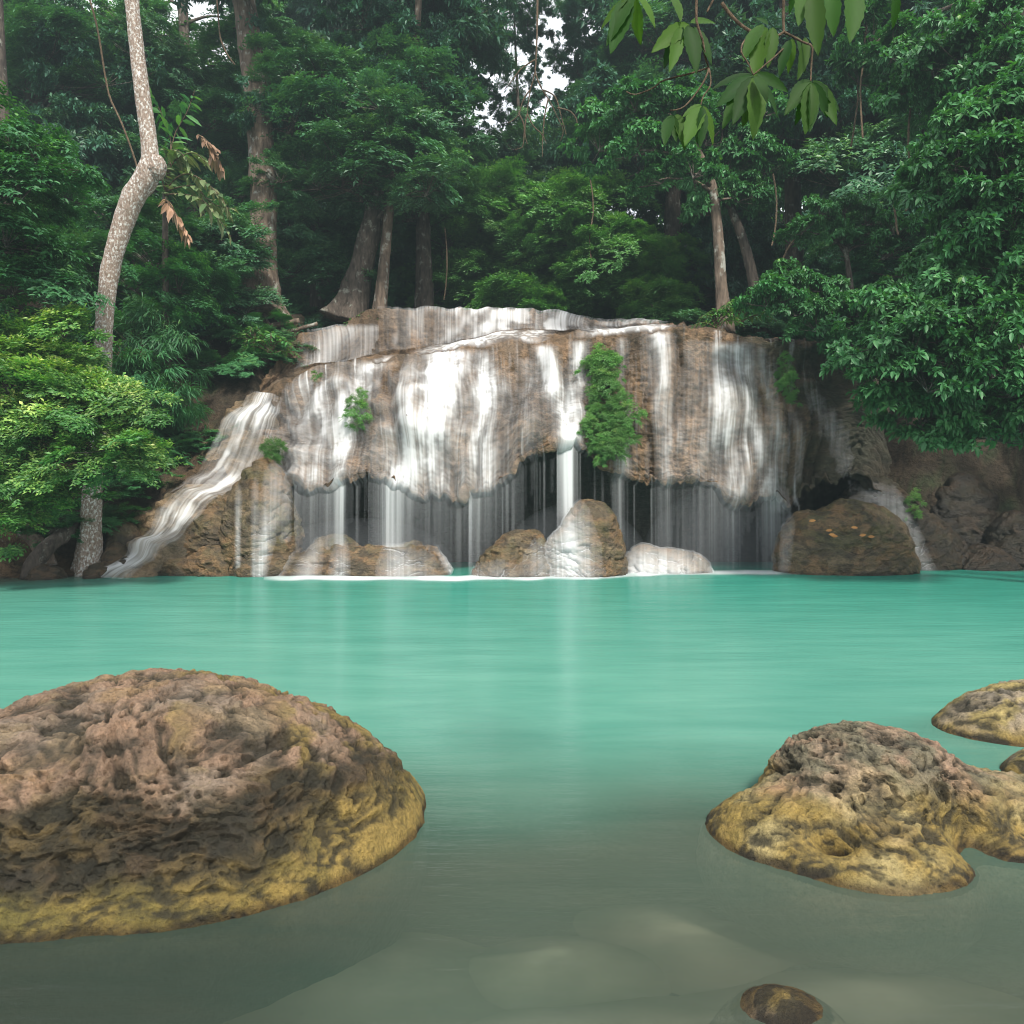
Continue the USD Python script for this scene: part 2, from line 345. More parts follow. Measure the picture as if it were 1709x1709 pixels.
near_boulder('boulder', 'mossy yellow boulder tip just breaking the water at the bottom', (.77, 2.26, 0),
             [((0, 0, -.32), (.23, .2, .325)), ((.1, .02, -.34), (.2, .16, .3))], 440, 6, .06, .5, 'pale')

def submerged(label, center, r, seed, colr=(.40, .35, .25), yaw=0):
    """A low worn boulder half sunk in the bed."""
    q, th = np.meshgrid(np.linspace(0, 1, 26), np.linspace(0, 2 * np.pi, 49))
    lx, ly = q * np.cos(th), q * np.sin(th)
    c_, s_ = math.cos(yaw), math.sin(yaw)
    wob_ = 1 + .5 * (noise(np.stack([np.cos(th) * 1.3 + seed, np.sin(th) * 1.3, 0 * th], -1), seed) - .5)
    X = center[0] + (c_ * lx * r[0] - s_ * ly * r[1]) * 1.8 * wob_; Y = center[1] + (s_ * lx * r[0] + c_ * ly * r[1]) * 1.8 * wob_
    top = center[2] + r[2]
    zb = ground_z(X, Y) - .02
    prof = (1 - q ** 2) ** 1.6
    Z = zb + np.clip((top - zb) * .5, .06, .10) * prof * (.86 + .28 * fbm(np.stack([X * 3, Y * 3, 0 * X], -1), 3, seed))
    n = ss(fbm(np.stack([X * 2.5, Y * 2.5, 0 * X], -1), 3, seed + 2), .4, .65)
    c = mixc(np.array(colr), np.array(colr) * .62, n.ravel())
    c = mixc(np.array([.11, .097, .068]), c * 1.1, ((1 - ss(q, 0, .78)) ** 1.2).ravel())
    o = obj('submerged_boulder', (np.stack([X, Y, Z], -1).reshape(-1, 3), grid_faces(*X.shape)), R_BED, prim={'col': c})
    tag(o, label, 'boulder', 'pale boulders under the shallow water')
    SUB.append((center[0], center[1], r[0] * 1.5, r[1] * 1.5, -.24))

submerged('pale boulder under water between the two large boulders', (.18, 3.15, -.42), (.42, .30, .30), 1, (.5, .44, .3))
submerged('wide pale boulder under water at the bottom middle of the pool', (.40, 2.56, -.42), (.66, .36, .37), 2, (.5, .42, .3))
submerged('pale ledge under water hugging the left side of the peaked boulder', (.80, 3.45, -.40), (.36, .42, .36), 3, (.55, .46, .32))
submerged('pale shelf under water in front of the peaked boulder', (1.35, 2.85, -.5), (.5, .24, .33), 4, (.30, .26, .19))
submerged('pale boulder under water around the mossy tip at the bottom', (.74, 2.2, -.42), (.45, .25, .36), 5, (.48, .37, .25))
submerged('pale boulder under water at the bottom right corner', (1.42, 2.2, -.4), (.3, .2, .32), 6)
submerged('pale ledge under water right of the huge boulder', (-.55, 3.0, -.40), (.42, .5, .3), 7, (.26, .22, .16), .5)
submerged('pale shoal under water left of the flat boulder', (2.85, 5.0, -.4), (.42, .42, .37), 8, (.48, .4, .27))

# ------------------------------------------------------------------ pool water
wx = np.r_[np.linspace(-60, -14, 12)[:-1], np.linspace(-14, -3, 45)[:-1], np.linspace(-3, 4.5, 250)[:-1], np.linspace(4.5, 14, 45)[:-1], np.linspace(14, 60, 12)]
wy = np.r_[np.linspace(-60, 1.4, 14)[:-1], np.linspace(1.4, 6, 200)[:-1], np.linspace(6, 18.6, 80)]
WX, WY = np.meshgrid(wx, wy)
depth = -ground_z(WX, WY)
for (sx, sy, ra, rb, top) in SUB:
    q = ((WX - sx) / ra) ** 2 + ((WY - sy) / rb) ** 2
    pf = np.clip(1 - q, 0, 1) ** 1.6
    pf = pf * .45
    depth = np.where(pf > 0, depth * (1 - pf) + np.minimum(depth, np.maximum(-top, .05)) * pf, depth)
depth = np.clip(depth, .02, 2.5)
sel = (wy > 1.4) & (wy < 6.2)
depth = gaussian_filter(depth, (6, 6))
turb = 1 - .50 * np.exp(-np.maximum(depth - .18, 0) * 1.9)
turb = np.clip(turb, .1, .985)
far = ss(WY, 4, 15)
cw = mixc(np.array([.085, .235, .18]), np.array([.028, .20, .148]), far.ravel())
right = (ss(WX / np.maximum(WY, 1), .25, .75)).ravel()
cw = mixc(cw, np.array([.012, .19, .14]), right * .55 * far.ravel())
cw = mixc(cw, np.array([.10, .25, .195]), ((1 - ss(WX / np.maximum(WY, 1), -.65, -.2)) * far).ravel() * .5)
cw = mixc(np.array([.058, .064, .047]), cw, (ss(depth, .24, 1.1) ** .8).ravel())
cw = cw * (1 - .55 * ((1 - ss(WX, -1.1, .1)) * (1 - ss(WY, 2.5, 3.4))).ravel())[:, None]  # boulder's shade at the near left is put into the water colour
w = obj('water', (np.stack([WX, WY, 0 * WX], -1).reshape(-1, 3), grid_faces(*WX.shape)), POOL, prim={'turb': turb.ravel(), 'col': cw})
tag(w, 'still milky turquoise pool water in front of the waterfall', 'water', kind='structure')

# ------------------------------------------------------------------ the travertine terrace of the waterfall
def K(d):
    xs = sorted(d)
    return PchipInterpolator(xs, [d[x] for x in xs])

tipv = K({426: 900, 445: 872, 488: 807, 527: 816, 571: 806, 615: 798, 655: 809, 690: 824, 712: 831, 765: 831, 778: 812, 800: 818, 835: 805, 861: 772, 889: 750, 910: 752, 931: 738, 960: 742, 978: 752, 1001: 779, 1048: 799, 1062: 803, 1100: 808, 1142: 801, 1170: 808, 1198: 813, 1221: 836, 1254: 841, 1291: 828, 1315: 846, 1335: 828, 1350: 818, 1385: 800, 1427: 796, 1450: 812, 1484: 870})
tipY = K({426: 16.7, 460: 15.7, 500: 15.1, 640: 14.9, 760: 14.85, 860: 15.0, 1000: 15.3, 1100: 15.6, 1300: 15.6, 1400: 15.8, 1484: 16.3})
KV = [None,
      K({426: 655, 460: 610, 500: 562, 540: 551, 580: 541, 612: 521, 640: 517, 760: 519, 880: 521, 940: 527, 1000: 535, 1050: 540, 1110: 543, 1190: 553, 1268: 570, 1361: 574, 1441: 592, 1484: 645}),
      K({426: 668, 460: 640, 500: 618, 560: 612, 612: 600, 640: 592, 700: 586, 760: 576, 840: 558, 900: 556, 1000: 556, 1050: 553, 1110: 549, 1190: 557, 1268: 572.5, 1361: 576, 1441: 595, 1484: 655}),
      None,
      K({426: 675, 445: 664, 460: 656, 500: 638, 545: 614, 633: 607, 700: 594, 756: 586, 830: 581, 900: 574, 960: 571, 1010: 563, 1071: 560, 1123: 552, 1190: 561, 1268: 575, 1361: 578, 1408: 587, 1441: 602, 1465: 640, 1484: 700}),
      K({426: 740, 460: 705, 500: 690, 560: 665, 633: 655, 700: 640, 760: 640, 1100: 640, 1300: 645, 1441: 660, 1484: 750}),
      K({426: 810, 460: 765, 500: 750, 560: 745, 640: 730, 760: 735, 860: 700, 900: 690, 950: 690, 1010: 710, 1100: 730, 1300: 745, 1380: 715, 1441: 715, 1484: 800}),
      tipv]
KY = [K({426: 22, 1484: 22}),
      K({426: 18.6, 500: 19.5, 560: 20, 612: 20.5, 900: 20.5, 1050: 19, 1110: 18.3, 1190: 18, 1300: 18, 1484: 17.5}),
      K({426: 18.3, 500: 19.2, 560: 19.7, 612: 20.2, 900: 20.2, 1050: 18.7, 1110: 17.9, 1190: 17.5, 1300: 17.3, 1484: 17}),
      None,
      K({426: 17.4, 500: 17.2, 560: 16.9, 640: 16.7, 760: 16.5, 900: 16.2, 1010: 16.0, 1100: 16.1, 1300: 16.3, 1484: 16.6}),
      K({426: 17.1, 460: 16.9, 500: 16.5, 560: 16.2, 640: 15.9, 760: 15.7, 900: 15.7, 1010: 15.75, 1100: 15.9, 1300: 16.1, 1484: 16.5}),
      K({426: 16.9, 460: 16.3, 500: 15.6, 560: 15.4, 640: 15.2, 760: 15.1, 900: 15.3, 1010: 15.5, 1100: 15.7, 1300: 15.8, 1484: 16.4}),
      tipY]
US = np.arange(426, 1485, 1.6)
NU = len(US)
lipn = (fbm(np.stack([US / 16, 0 * US, 0 * US], -1), 4, 16) - .5) * 11
tv = tipv(US) + (noise(np.stack([US / 12, 0 * US, 0 * US], -1), 3) - .5) * 14 + (noise(np.stack([US / 4.5, 0 * US, 0 * US], -1), 4) - .5) * 7
v_ = [None, KV[1](US) + lipn * .7, KV[2](US), None, KV[4](US) + lipn[::-1], KV[5](US), KV[6](US), tv]
y_ = [KY[0](US), KY[1](US), KY[2](US), None, KY[4](US), KY[5](US), KY[6](US), tipY(US)]
v_[0] = v_[1] + 14; 
v_[3] = .5 * (v_[2] + v_[4]) - 3; y_[3] = .5 * (y_[2] + y_[4])
yb_ = np.full(NU, 17.7)
keysV = v_ + [tv - 16, np.full(NU, 868.), np.full(NU, 985.)]
keysY = y_ + [y_[7] + .8, yb_, yb_ + .1]
SEG = [8, 34, 26, 22, 44, 52, 58, 10, 14, 10]
kpos = np.r_[0, np.cumsum(SEG)].astype(float)
ROW = np.arange(0, kpos[-1] + 1)
KPTS = np.stack([at(US, keysV[k], keysY[k]) for k in range(11)], 0)        # 11 x NU x 3
P0 = PchipInterpolator(kpos, KPTS, axis=0)(ROW)                            # rows x NU x 3
R1, R2, R4, R5, R6, R7 = [int(kpos[k]) for k in (1, 2, 4, 5, 6, 7)]
NR = len(ROW)
UU, RR = np.meshgrid(US, ROW)
VV = HZ - (P0[..., 2] - CAMZ) / P0[..., 1] * FPX
N0 = normals_grid(gaussian_filter(P0, (3, 4, 0)))
if N0[R6, NU // 2, 1] > 0:
    N0 = -N0
def n2(a, b, s):
    return noise(np.stack([UU / a, RR / b, 0 * UU], -1), s)
wob = (noise(np.stack([UU / 60, RR / 40, 0 * UU], -1), 77) - .5) * 30
def nw(a, b, s):
    return noise(np.stack([(UU + wob) / a, RR / b, 0 * UU], -1), s)
face = ss(RR, R4 - 4, R4 + 16) * (1 - ss(RR, R7 - 12, R7 + 12) * .75) * (RR < R7 + 14)
upper = ss(RR, R1 - 2, R1 + 4) * (1 - ss(RR, R2 - 3, R2))
bil = lambda q: np.abs(2 * q - 1)
lobes = bil(nw(46, 75, 1)) * .30 + bil(nw(21, 60, 2)) * .14 + bil(nw(9, 45, 3)) * .06
lump = (fbm(np.stack([UU / 30, RR / 16, 0 * UU], -1), 4, 8) - .5) * .25
micro = (fbm(np.stack([UU / 9, RR / 2.4, 0 * UU], -1), 3, 9) - .5) * .13 + (np.abs(fbm(np.stack([UU / 14, RR / 8, 0 * UU], -1), 4, 10) - .5) - .12) * .16
ledge = (fbm(np.stack([UU / 42, RR / 7, 0 * UU], -1), 4, 14) - .5) * .34 * (1 - face) * (RR > R2 - 2) * (RR < R4 + 10)
# stepped shelves on the left half of the face
stepz = P0[..., 2] * 1.15 + (fbm(np.stack([UU / 55, RR / 60, 0 * UU], -1), 3, 19)) * 2.2
step = (np.abs((stepz % 1) - .5) * 2) ** 1.5
lefty = (1 - ss(UU, 640, 900)) * face * (1 - ss(RR, R6 - 10, R6 + 30))
disp = face * (lobes - .22 + lump * .8 + micro) + upper * (bil(n2(12, 60, 5)) * .1 + micro) + ledge + lefty * (step - .5) * .26 + (1 - face) * micro * .5
disp += ((1 - face) * (1 - upper) * (RR > R7)) * lump * 1.5
# right third: column and lobes with a small dark opening
disp -= .4 * np.exp(-((UU - 1362) / 17) ** 2 - ((VV - 768) / 28) ** 2)
disp += .10 * np.exp(-((UU - 1410) / 32) ** 4 - ((VV - 715) / 52) ** 4) + .25 * np.exp(-((UU - 1345) / 26) ** 2 - ((VV - 735) / 60) ** 2)
disp += .35 * np.exp(-((UU - 892) / 34) ** 2 - ((VV - 715) / 34) ** 2) + .28 * np.exp(-((UU - 705) / 45) ** 2 - ((VV - 705) / 45) ** 2) + .25 * np.exp(-((UU - 1205) / 40) ** 2 - ((VV - 690) / 60) ** 2)
disp *= ss(UU, 426, 440) * .5 + .5
PC = P0 + N0 * disp[..., None]
cr = fbm(np.stack([UU / 24, RR / 14, 0 * UU], -1), 5, 41); cr2 = fbm(np.stack([UU / 7, RR / 26, 0 * UU], -1), 4, 42); cr3 = fbm(PC * 1.1, 4, 43)
tan, brown, dk, grn, gre = np.array([.27, .17, .095]), np.array([.155, .098, .054]), np.array([.045, .034, .023]), np.array([.045, .06, .022]), np.array([.185, .14, .10])
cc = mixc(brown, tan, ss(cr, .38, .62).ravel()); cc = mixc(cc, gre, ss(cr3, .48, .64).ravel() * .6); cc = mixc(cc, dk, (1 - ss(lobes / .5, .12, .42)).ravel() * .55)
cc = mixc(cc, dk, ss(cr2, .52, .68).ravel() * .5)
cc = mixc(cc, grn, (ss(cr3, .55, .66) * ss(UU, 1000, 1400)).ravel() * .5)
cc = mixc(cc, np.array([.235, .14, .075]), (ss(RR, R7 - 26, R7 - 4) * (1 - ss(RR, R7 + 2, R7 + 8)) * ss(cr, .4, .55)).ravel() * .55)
cc = mixc(cc, np.array([.05, .05, .045]), (ss(RR, R7 + 3, R7 + 10)).ravel() * .85)  # gloom of the cave painted into the rock colour behind the overhang
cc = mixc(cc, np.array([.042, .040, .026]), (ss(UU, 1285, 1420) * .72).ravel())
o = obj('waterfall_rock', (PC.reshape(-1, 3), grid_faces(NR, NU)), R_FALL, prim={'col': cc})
tag(o, 'tiered tan travertine cliff with scalloped overhang that the water runs over', 'rock cliff', kind='structure')

# ------------------------------------------------------------------ white water
env = gaussian_filter(maximum_filter(disp, (13, 7)), (6, 3.5)) + .035 + .06 * ss(RR, R7 - 16, R7 - 4)
PW = gaussian_filter(P0 + N0 * env[..., None], (2.5, 1.5, 0))
streak_a = noise(np.stack([(US) / 2.6, 0 * US, 0 * US], -1), 51); streak_b = noise(np.stack([US / 8.5, 0 * US, 0 * US], -1), 52)

def stream_density(U, V, streams):
    D = np.zeros_like(U)
    for s in streams:
        s = np.asarray(s, float)
        uc, hw, I = (np.interp(V, s[:, 1], s[:, k]) for k in (0, 2, 3))
        inside = ss(V, s[0, 1] - (6 if s[0, 1] < 612 else 22), s[0, 1] + (4 if s[0, 1] < 612 else 40)) * (1 - ss(V, s[-1, 1] - 2, s[-1, 1] + 10))
        x = np.abs(U - uc) / (hw * .88)
        D = D + I * inside * np.exp(-1.3 * x ** 2.2)
    return D

def streaks(U, V, wobble=1.0, seed=0):
    wb = (noise(np.stack([U / 40, V / 60, 0 * U], -1), 61 + seed) - .5) * 14 * wobble
    a = noise(np.stack([(U + wb) / 2.4, V / 95, 0 * U], -1), 62 + seed)
    b = noise(np.stack([(U + wb) / 6.5, V / 120, 0 * U], -1), 63 + seed)
    c = noise(np.stack([(U + wb) / 1.7, V / 200, 0 * U], -1), 64 + seed)
    return a, b, c

ST = [
    [(560, 614, 56, .5), (540, 680, 70, .62), (530, 760, 66, .62), (530, 812, 58, .5), (530, 958, 52, .2)],
    [(628, 606, 26, .85), (596, 660, 28, .95), (574, 720, 22, .9), (564, 800, 15, .8), (561, 958, 12, .6)],
    [(480, 720, 22, .4), (472, 800, 18, .35), (468, 958, 10, .1)],
    [(748, 586, 46, 1.0), (718, 640, 56, 1.15), (694, 700, 58, 1.1), (674, 760, 62, 1.0), (664, 810, 42, .95), (658, 958, 32, .8)],
    [(760, 590, 22, .35), (742, 650, 30, .7), (738, 720, 42, .55), (732, 830, 42, .32), (728, 958, 38, .2)],
    [(806, 588, 15, .9), (813, 640, 30, .95), (806, 700, 40, .7), (800, 800, 42, .62), (800, 958, 34, .22)],
    [(848, 620, 16, .2), (850, 780, 20, .16), (852, 958, 12, .06)],
    [(905, 578, 17, 1.0), (920, 630, 25, .95), (938, 680, 28, .85), (945, 740, 25, .85), (947, 850, 23, .78), (948, 958, 26, .6)],
    [(968, 572, 15, .8), (963, 640, 17, .85), (953, 690, 20, .8), (948, 760, 18, .6), (948, 860, 16, .4)],
    [(880, 600, 14, .3), (884, 690, 22, .35), (888, 760, 14, .18), (890, 958, 8, .06)],
    [(1036, 566, 9, .5), (1036, 640, 12, .4), (1034, 780, 15, .5), (1036, 905, 13, .42)],
    [(1100, 556, 26, .75), (1104, 640, 27, .5), (1108, 720, 25, .42), (1108, 805, 24, .36), (1108, 950, 22, .2)],
    [(1160, 570, 26, .18), (1165, 800, 36, .16), (1165, 950, 40, .08)],
    [(1228, 574, 42, .5), (1246, 630, 17, .75), (1254, 700, 14, .6), (1271, 750, 16, .85), (1284, 830, 26, .62), (1290, 950, 30, .28)],
    [(1200, 575, 26, .25), (1205, 650, 34, .7), (1206, 700, 46, .62), (1216, 800, 48, .4), (1212, 950, 42, .12)],
    [(1268, 580, 10, .45), (1282, 660, 10, .45), (1296, 730, 12, .4), (1300, 850, 16, .3)],
    [(1345, 640, 18, .12), (1390, 715, 26, .3), (1410, 765, 22, .15), (1412, 840, 18, .06)],
    [(1318, 680, 9, .2), (1330, 740, 7, .25), (1332, 800, 5, .12)],
]
VW = HZ - (PW[..., 2] - CAMZ) / PW[..., 1] * FPX
# the sheet on the rock, from the main lip to the overhang's edge, then free fall to the pool
ra, rb, rc = streaks(UU, VW, .45)
base = .5 * ss(UU, 455, 500) * (1 - ss(UU, 1290, 1400)) * (.35 + .65 * (1 - ss(UU, 560, 660)) + .5 * ss(UU, 1140, 1190))
dn = stream_density(UU, VW, ST)
patch = fbm(np.stack([(UU + wob * .5) / 26, RR / 44, 0 * UU], -1), 3, 68)
thread = np.clip(.9 * ss(ra, .35, .95) + .7 * ss(rc, .5, 1.0), 0, 1.4)
thin = ss(noise(np.stack([(UU + wob * .4) / 2.0, RR / 60, 0 * UU], -1), 66), .3, .9)
body = np.clip(dn * (.62 + .75 * ss(patch, .28, .70)), 0, 1.6)
film = gaussian_filter(np.clip(dn, 0, 1), (6, 14))
D_face = body * (.30 + .28 * thread + .30 * thin + .20 * rb) * (.52 + .48 * body) + film * .05 * (.3 + thin) + .012 * face * ss(UU, 470, 520) * (1 - ss(UU, 1290, 1380)) * (.4 + thin) + .75 * base * thread * thread * ss(rb, .35, .8) * ss(patch, .38, .62) * (1 - np.clip(dn, 0, 1))
# spray catches on convex bumps
bumpy = np.clip((disp - gaussian_filter(disp, 9)) * 6, -.5, .8)
D_face = D_face * (1 + bumpy)
FR = 64
tipP = PW[R7 - 1]
tt = np.linspace(0, 1, FR)[:, None]
zf = tipP[None, :, 2] * (1 - tt) + (-.02) * tt
yf = tipP[None, :, 1] - .04 * np.sqrt(tt) - .03
PF = np.stack([np.repeat(tipP[None, :, 0], FR, 0), yf, zf], -1)
VF = HZ - (PF[..., 2] - CAMZ) / PF[..., 1] * FPX
UF = np.repeat(US[None], FR, 0)
fa, fb, fc = streaks(UF, VF * .25, .25, 5)
df = stream_density(UF, VF, ST)
hair = ss(noise(np.stack([US / 2.1, 0 * US + 3, 0 * US], -1), 71), .76, .86)[None] * (noise(np.stack([UF / 4, VF / 130, 0 * UF], -1), 72))
hair = hair * ss(UF, 480, 500) * (1 - ss(UF, 1330, 1400))
fth = np.clip(.9 * ss(fa, .4, .95) + .6 * ss(fc, .55, 1.0), 0, 1.4)
fsoft = gaussian_filter(df, (0, 9))
fthin = ss(noise(np.stack([UF / 2.2, VF / 300, 0 * UF], -1), 67), .25, .95)
D_fall = df * (.20 + .34 * fth * (.4 + .6 * fb) + .16 * fthin + .26 * fb) * (.24 + .8 * df) + fsoft * .02 * (UF > 480) + .15 * hair * (1 - .7 * tt) + .012 * fth * ss(UF, 490, 520) * (1 - ss(UF, 1290, 1320))
D_fall = D_fall * (1 - .1 * tt)
bl = ss(RR, R7 - 22, R7 - 1)
D_face = D_face * (1 - bl * .8) + bl * .8 * D_fall[:1]

def soft(D):
    D = D * 1.12
    return np.where(D < .55, D, .55 + .42 * (1 - np.exp(-(D - .55) / .36)))

def sheet(name, parent, Pm, Dm, thr=.03, kind='stuff'):
    nr, nc = Dm.shape
    q = grid_faces(nr, nc)
    d = Dm.ravel()
    keep = d[q].max(1) > thr
    q = q[keep]
    if not len(q):
        return
    ids, inv = np.unique(q.ravel(), return_inverse=True)
    o = obj(name, (Pm.reshape(-1, 3)[ids], tris(inv.reshape(-1, 4))), WATER_WHITE, parent, prim={'dens': np.clip(d[ids], 0, .97)})
    return tag(o, kind=kind) if kind else o

FALLS = [(455, 604, 'thin streaky waterfall spreading down the stepped left shoulder of the cliff'),
         (604, 766, 'broadest, whitest waterfall pouring left of the middle of the cliff'),
         (766, 868, 'short white waterfall just right of the broadest one'),
         (868, 984, 'narrow waterfall that lands on the tall boulder under the cave'),
         (984, 1062, 'thin waterfall half hidden behind the hanging fern column'),
         (1062, 1148, 'straight sheer waterfall just right of the hanging fern column'),
         (1148, 1312, 'veil waterfall with one bright strand on its right edge'),
         (1312, 1470, 'faint trickling waterfall over the dark lobes at the right end')]
df_ = soft(D_face[R4 - 6:R7]); Pf_ = PW[R4 - 6:R7]; dl_ = soft(D_fall)
df_[:4] *= np.linspace(0, 1, 4)[:, None]
for (a, b, lab) in FALLS:
    t = thing('waterfall', lab, 'waterfall')
    s = (US >= a - .01) & (US <= b + 1.7)
    sheet('water_sheet', t, Pf_[:, s], df_[:, s])
    sheet('free_fall', t, PF[:, s], dl_[:, s], .02)

# the upper tier: a curtain, the rapids on the terrace and the side flow on the left
ua, ub, uc2 = streaks(UU, VW, .15, 9)
cur = ss(UU, 615, 680) * (1 - ss(UU, 1090, 1125)) * (.25 + .45 * ss(UU, 700, 800) * (1 - ss(UU, 940, 960)))
band = ss(RR, R1 - 1, R1 + 3) * (1 - ss(RR, R2 - 1, R2 + 2))
uthin = ss(noise(np.stack([UU / 1.9, RR / 30, 0 * UU], -1), 69), .3, .9)
upat = fbm(np.stack([UU / 30, RR / 20, 0 * UU], -1), 3, 70)
Dc = cur * band * np.clip(.25 + .55 * uthin + .5 * ss(ua, .4, 1.) + .3 * ub, 0, 2) * (.35 + 1.3 * ss(upat, .35, .65))
t = thing('waterfall', 'wide low curtain of thin threads falling from the topmost tier', 'waterfall')
sheet('water_sheet', t, PW[R1 - 3:R2 + 3][:, (US > 612) & (US < 1128)], np.clip(soft(Dc), 0, 1)[R1 - 3:R2 + 3][:, (US > 612) & (US < 1128)], .02)
RAP = [[(845, 553, 36, .9), (790, 566, 40, 1.1), (752, 586, 46, 1.0), (750, 592, 46, .8)],
       [(900, 553, 24, .7), (880, 560, 30, .5), (906, 580, 17, .6)],
       [(1060, 545, 60, 1.0), (1010, 556, 36, .8), (970, 574, 18, .6)],
       [(1090, 543, 24, .8), (1100, 556, 26, .8)],
       [(650, 596, 12, .3), (628, 608, 24, .8)]]
rn = fbm(np.stack([UU / 7, RR / 5, 0 * UU], -1), 3, 91)
dr = stream_density(UU, VW, RAP) * (.45 + 1.1 * ss(rn, .4, .65)) * ss(RR, R2 - 5, R2 + 1) * (1 - ss(RR, R4 - 4, R4 + 3)) + .0
t = thing('rapids', 'white rapids crossing the terrace between the topmost tier and the main lip', 'rapids')
sheet('water_sheet', t, PW[R2 - 4:R4 + 4], soft(dr)[R2 - 4:R4 + 4], .03)
SF = [[(580, 545, 50, .45), (545, 575, 40, .55), (525, 618, 26, .6)], [(620, 545, 24, .3), (600, 600, 30, .35)]]
ds = stream_density(UU, VW, SF) * (.3 + .5 * ua + .5 * ss(noise(np.stack([UU / 1.9, RR / 30, 0 * UU], -1), 69), .3, .9)) * (RR > R1 - 4) * (1 - ss(RR, R2 - 1, R2 + 3))
t = thing('waterfall', 'small side fall over the dark rock at the left end of the topmost tier', 'waterfall')
s = (US > 490) & (US < 660)
sheet('water_sheet', t, PW[R1 - 4:R2 + 4][:, s], soft(ds)[R1 - 4:R2 + 4][:, s], .03)

# ------------------------------------------------------------------ boulders at the foot of the falls
def foot_boulder(label, u, v0, v1, y, hw, dy, seed, extra=(), wet=True, dark=1.0, veil=None, veil_label=None, sub=5, name='boulder', zc=-.25):
    """A boulder whose middle stands at column u, from row v0 (top) down to the water at row v1, hw pixels half wide."""
    c = at(u, HZ, y); c[2] = 0
    ztop = CAMZ + (HZ - v0) / FPX * y
    r = hw / FPX * y
    ells = [((0, 0, zc), (r, dy, ztop - zc))]
    for (du, top, w_, ddy) in extra:
        zt = CAMZ + (HZ - top) / FPX * y
        ells.append(((du / FPX * y, ddy, -.2), (w_ / FPX * y, dy * .9, zt + .2)))
    V, F, D = blob(c, ells, .09, sub + 1)
    N = vnormals(V, F); P = V + c
    Q = P + (np.stack([fbm(P * 1.2, 2, seed + q) for q in range(3)], 1) - .5) * .5
    h = .22 * (fbm(Q * [1.3, 1.3, 1.3], 3, seed) - .5) + .09 * (np.abs(fbm(Q * [2.2, 2.2, 3.6], 4, seed + 3) - .5) * 2 - .3) + .05 * (fbm(Q * [8, 8, 13], 4, seed + 5) - .5) - .05 * ss(fbm(Q * [4, 4, 5], 3, seed + 15), .56, .68)
    P = P + N * h[:, None]
    n1, n2_, n3 = ss(fbm(P * 2.2, 4, seed + 6), .4, .62), ss(fbm(P * 4.5, 4, seed + 7), .45, .63), ss(P[:, 2], 0, .5)
    c0 = mixc(np.array([.175, .105, .05]), np.array([.08, .06, .036]), n1); c0 = mixc(c0, np.array([.21, .15, .08]), n2_ * .5); c0 = mixc(c0, np.array([.045, .04, .02]), (1 - n1) * n2_ * .6)
    c0 = mixc(c0, np.array([.075, .075, .028]), ss(fbm(P * 3.1, 4, seed + 9), .5, .62) * .5 * ss(P[:, 2], .2, .7)); c0 = mixc(c0, np.array([.035, .026, .017]), ss(fbm(P * [7, 7, 10], 4, seed + 10), .52, .64) * .6)
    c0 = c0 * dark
    c0 = mixc(c0, c0 * .5, 1 - ss(P[:, 2], .01, .08))
    o = tag(obj(name, (P, F), R_WET, prim={'col': c0}), label, 'boulder')
    if veil:
        Nv = vnormals(P, F); PV = P + Nv * .03
        U_ = CX + PV[:, 0] / PV[:, 1] * FPX; V_ = HZ - (PV[:, 2] - CAMZ) / PV[:, 1] * FPX
        a_, b_, c_ = streaks(U_, V_ * .7, .6, seed % 17)
        d = soft(stream_density(U_, V_, veil) * (.40 + .22 * ss(a_, .3, .95) + .25 * b_) * .85) * (Nv[:, 1] < .35) * (PV[:, 2] > -.04)
        fk = F[d[F].max(1) > .03]
        ids, inv = np.unique(fk.ravel(), return_inverse=True)
        tag(obj('water_veil', (PV[ids], inv.reshape(-1, 3)), WATER_WHITE, prim={'dens': np.clip(d[ids], 0, .96)}), veil_label, 'water veil')
    return P, F

foot_boulder('large smooth brown boulder beside the long cascade on the left', 362, 826, 960, 15.5, 56, .6, 501, [(-62, 882, 44, -.1), (30, 815, 34, .1), (-95, 925, 24, -.2)], sub=6)
foot_boulder('low rounded brown boulder at the waterline below the large smooth one', 350, 908, 960, 14.8, 50, .35, 511, [(-60, 930, 40, .1)], sub=5)
foot_boulder('tall dome boulder streaked by thin white water left of the falls', 440, 770, 960, 15.3, 62, .85, 521, [(-40, 810, 35, .1), (25, 785, 35, 0)], sub=6,
             veil=[[(398, 815, 7, .35), (397, 880, 5, .5), (397, 958, 5, .5)], [(460, 772, 16, .35), (456, 840, 22, .4), (442, 900, 16, .75), (432, 960, 12, .85)], [(425, 800, 8, .2), (424, 955, 5, .25)], [(480, 790, 12, .3), (476, 900, 10, .25)]],
             veil_label='thin white streaks running down the tall dome boulder')
foot_boulder('small rounded rock at the waterline between dome boulder and flat boulder', 415, 915, 960, 14.7, 26, .3, 531)
foot_boulder('long flat boulder with pale scratched marks under the broadest waterfall', 625, 908, 962, 14.95, 118, .55, 541, [(-70, 893, 60, .3), (-130, 925, 40, .1), (70, 903, 60, .0)], sub=6,
             veil=[[(480, 918, 16, .7), (452, 960, 18, .8)], [(530, 905, 12, .5), (512, 960, 22, .5)], [(570, 905, 14, .4), (566, 960, 18, .4)], [(660, 902, 20, .5), (664, 960, 34, .6)], [(735, 915, 9, .6), (756, 958, 8, .6)], [(700, 915, 40, .14), (700, 960, 50, .2)]],
             veil_label='misty veil of water sliding over the long flat boulder')
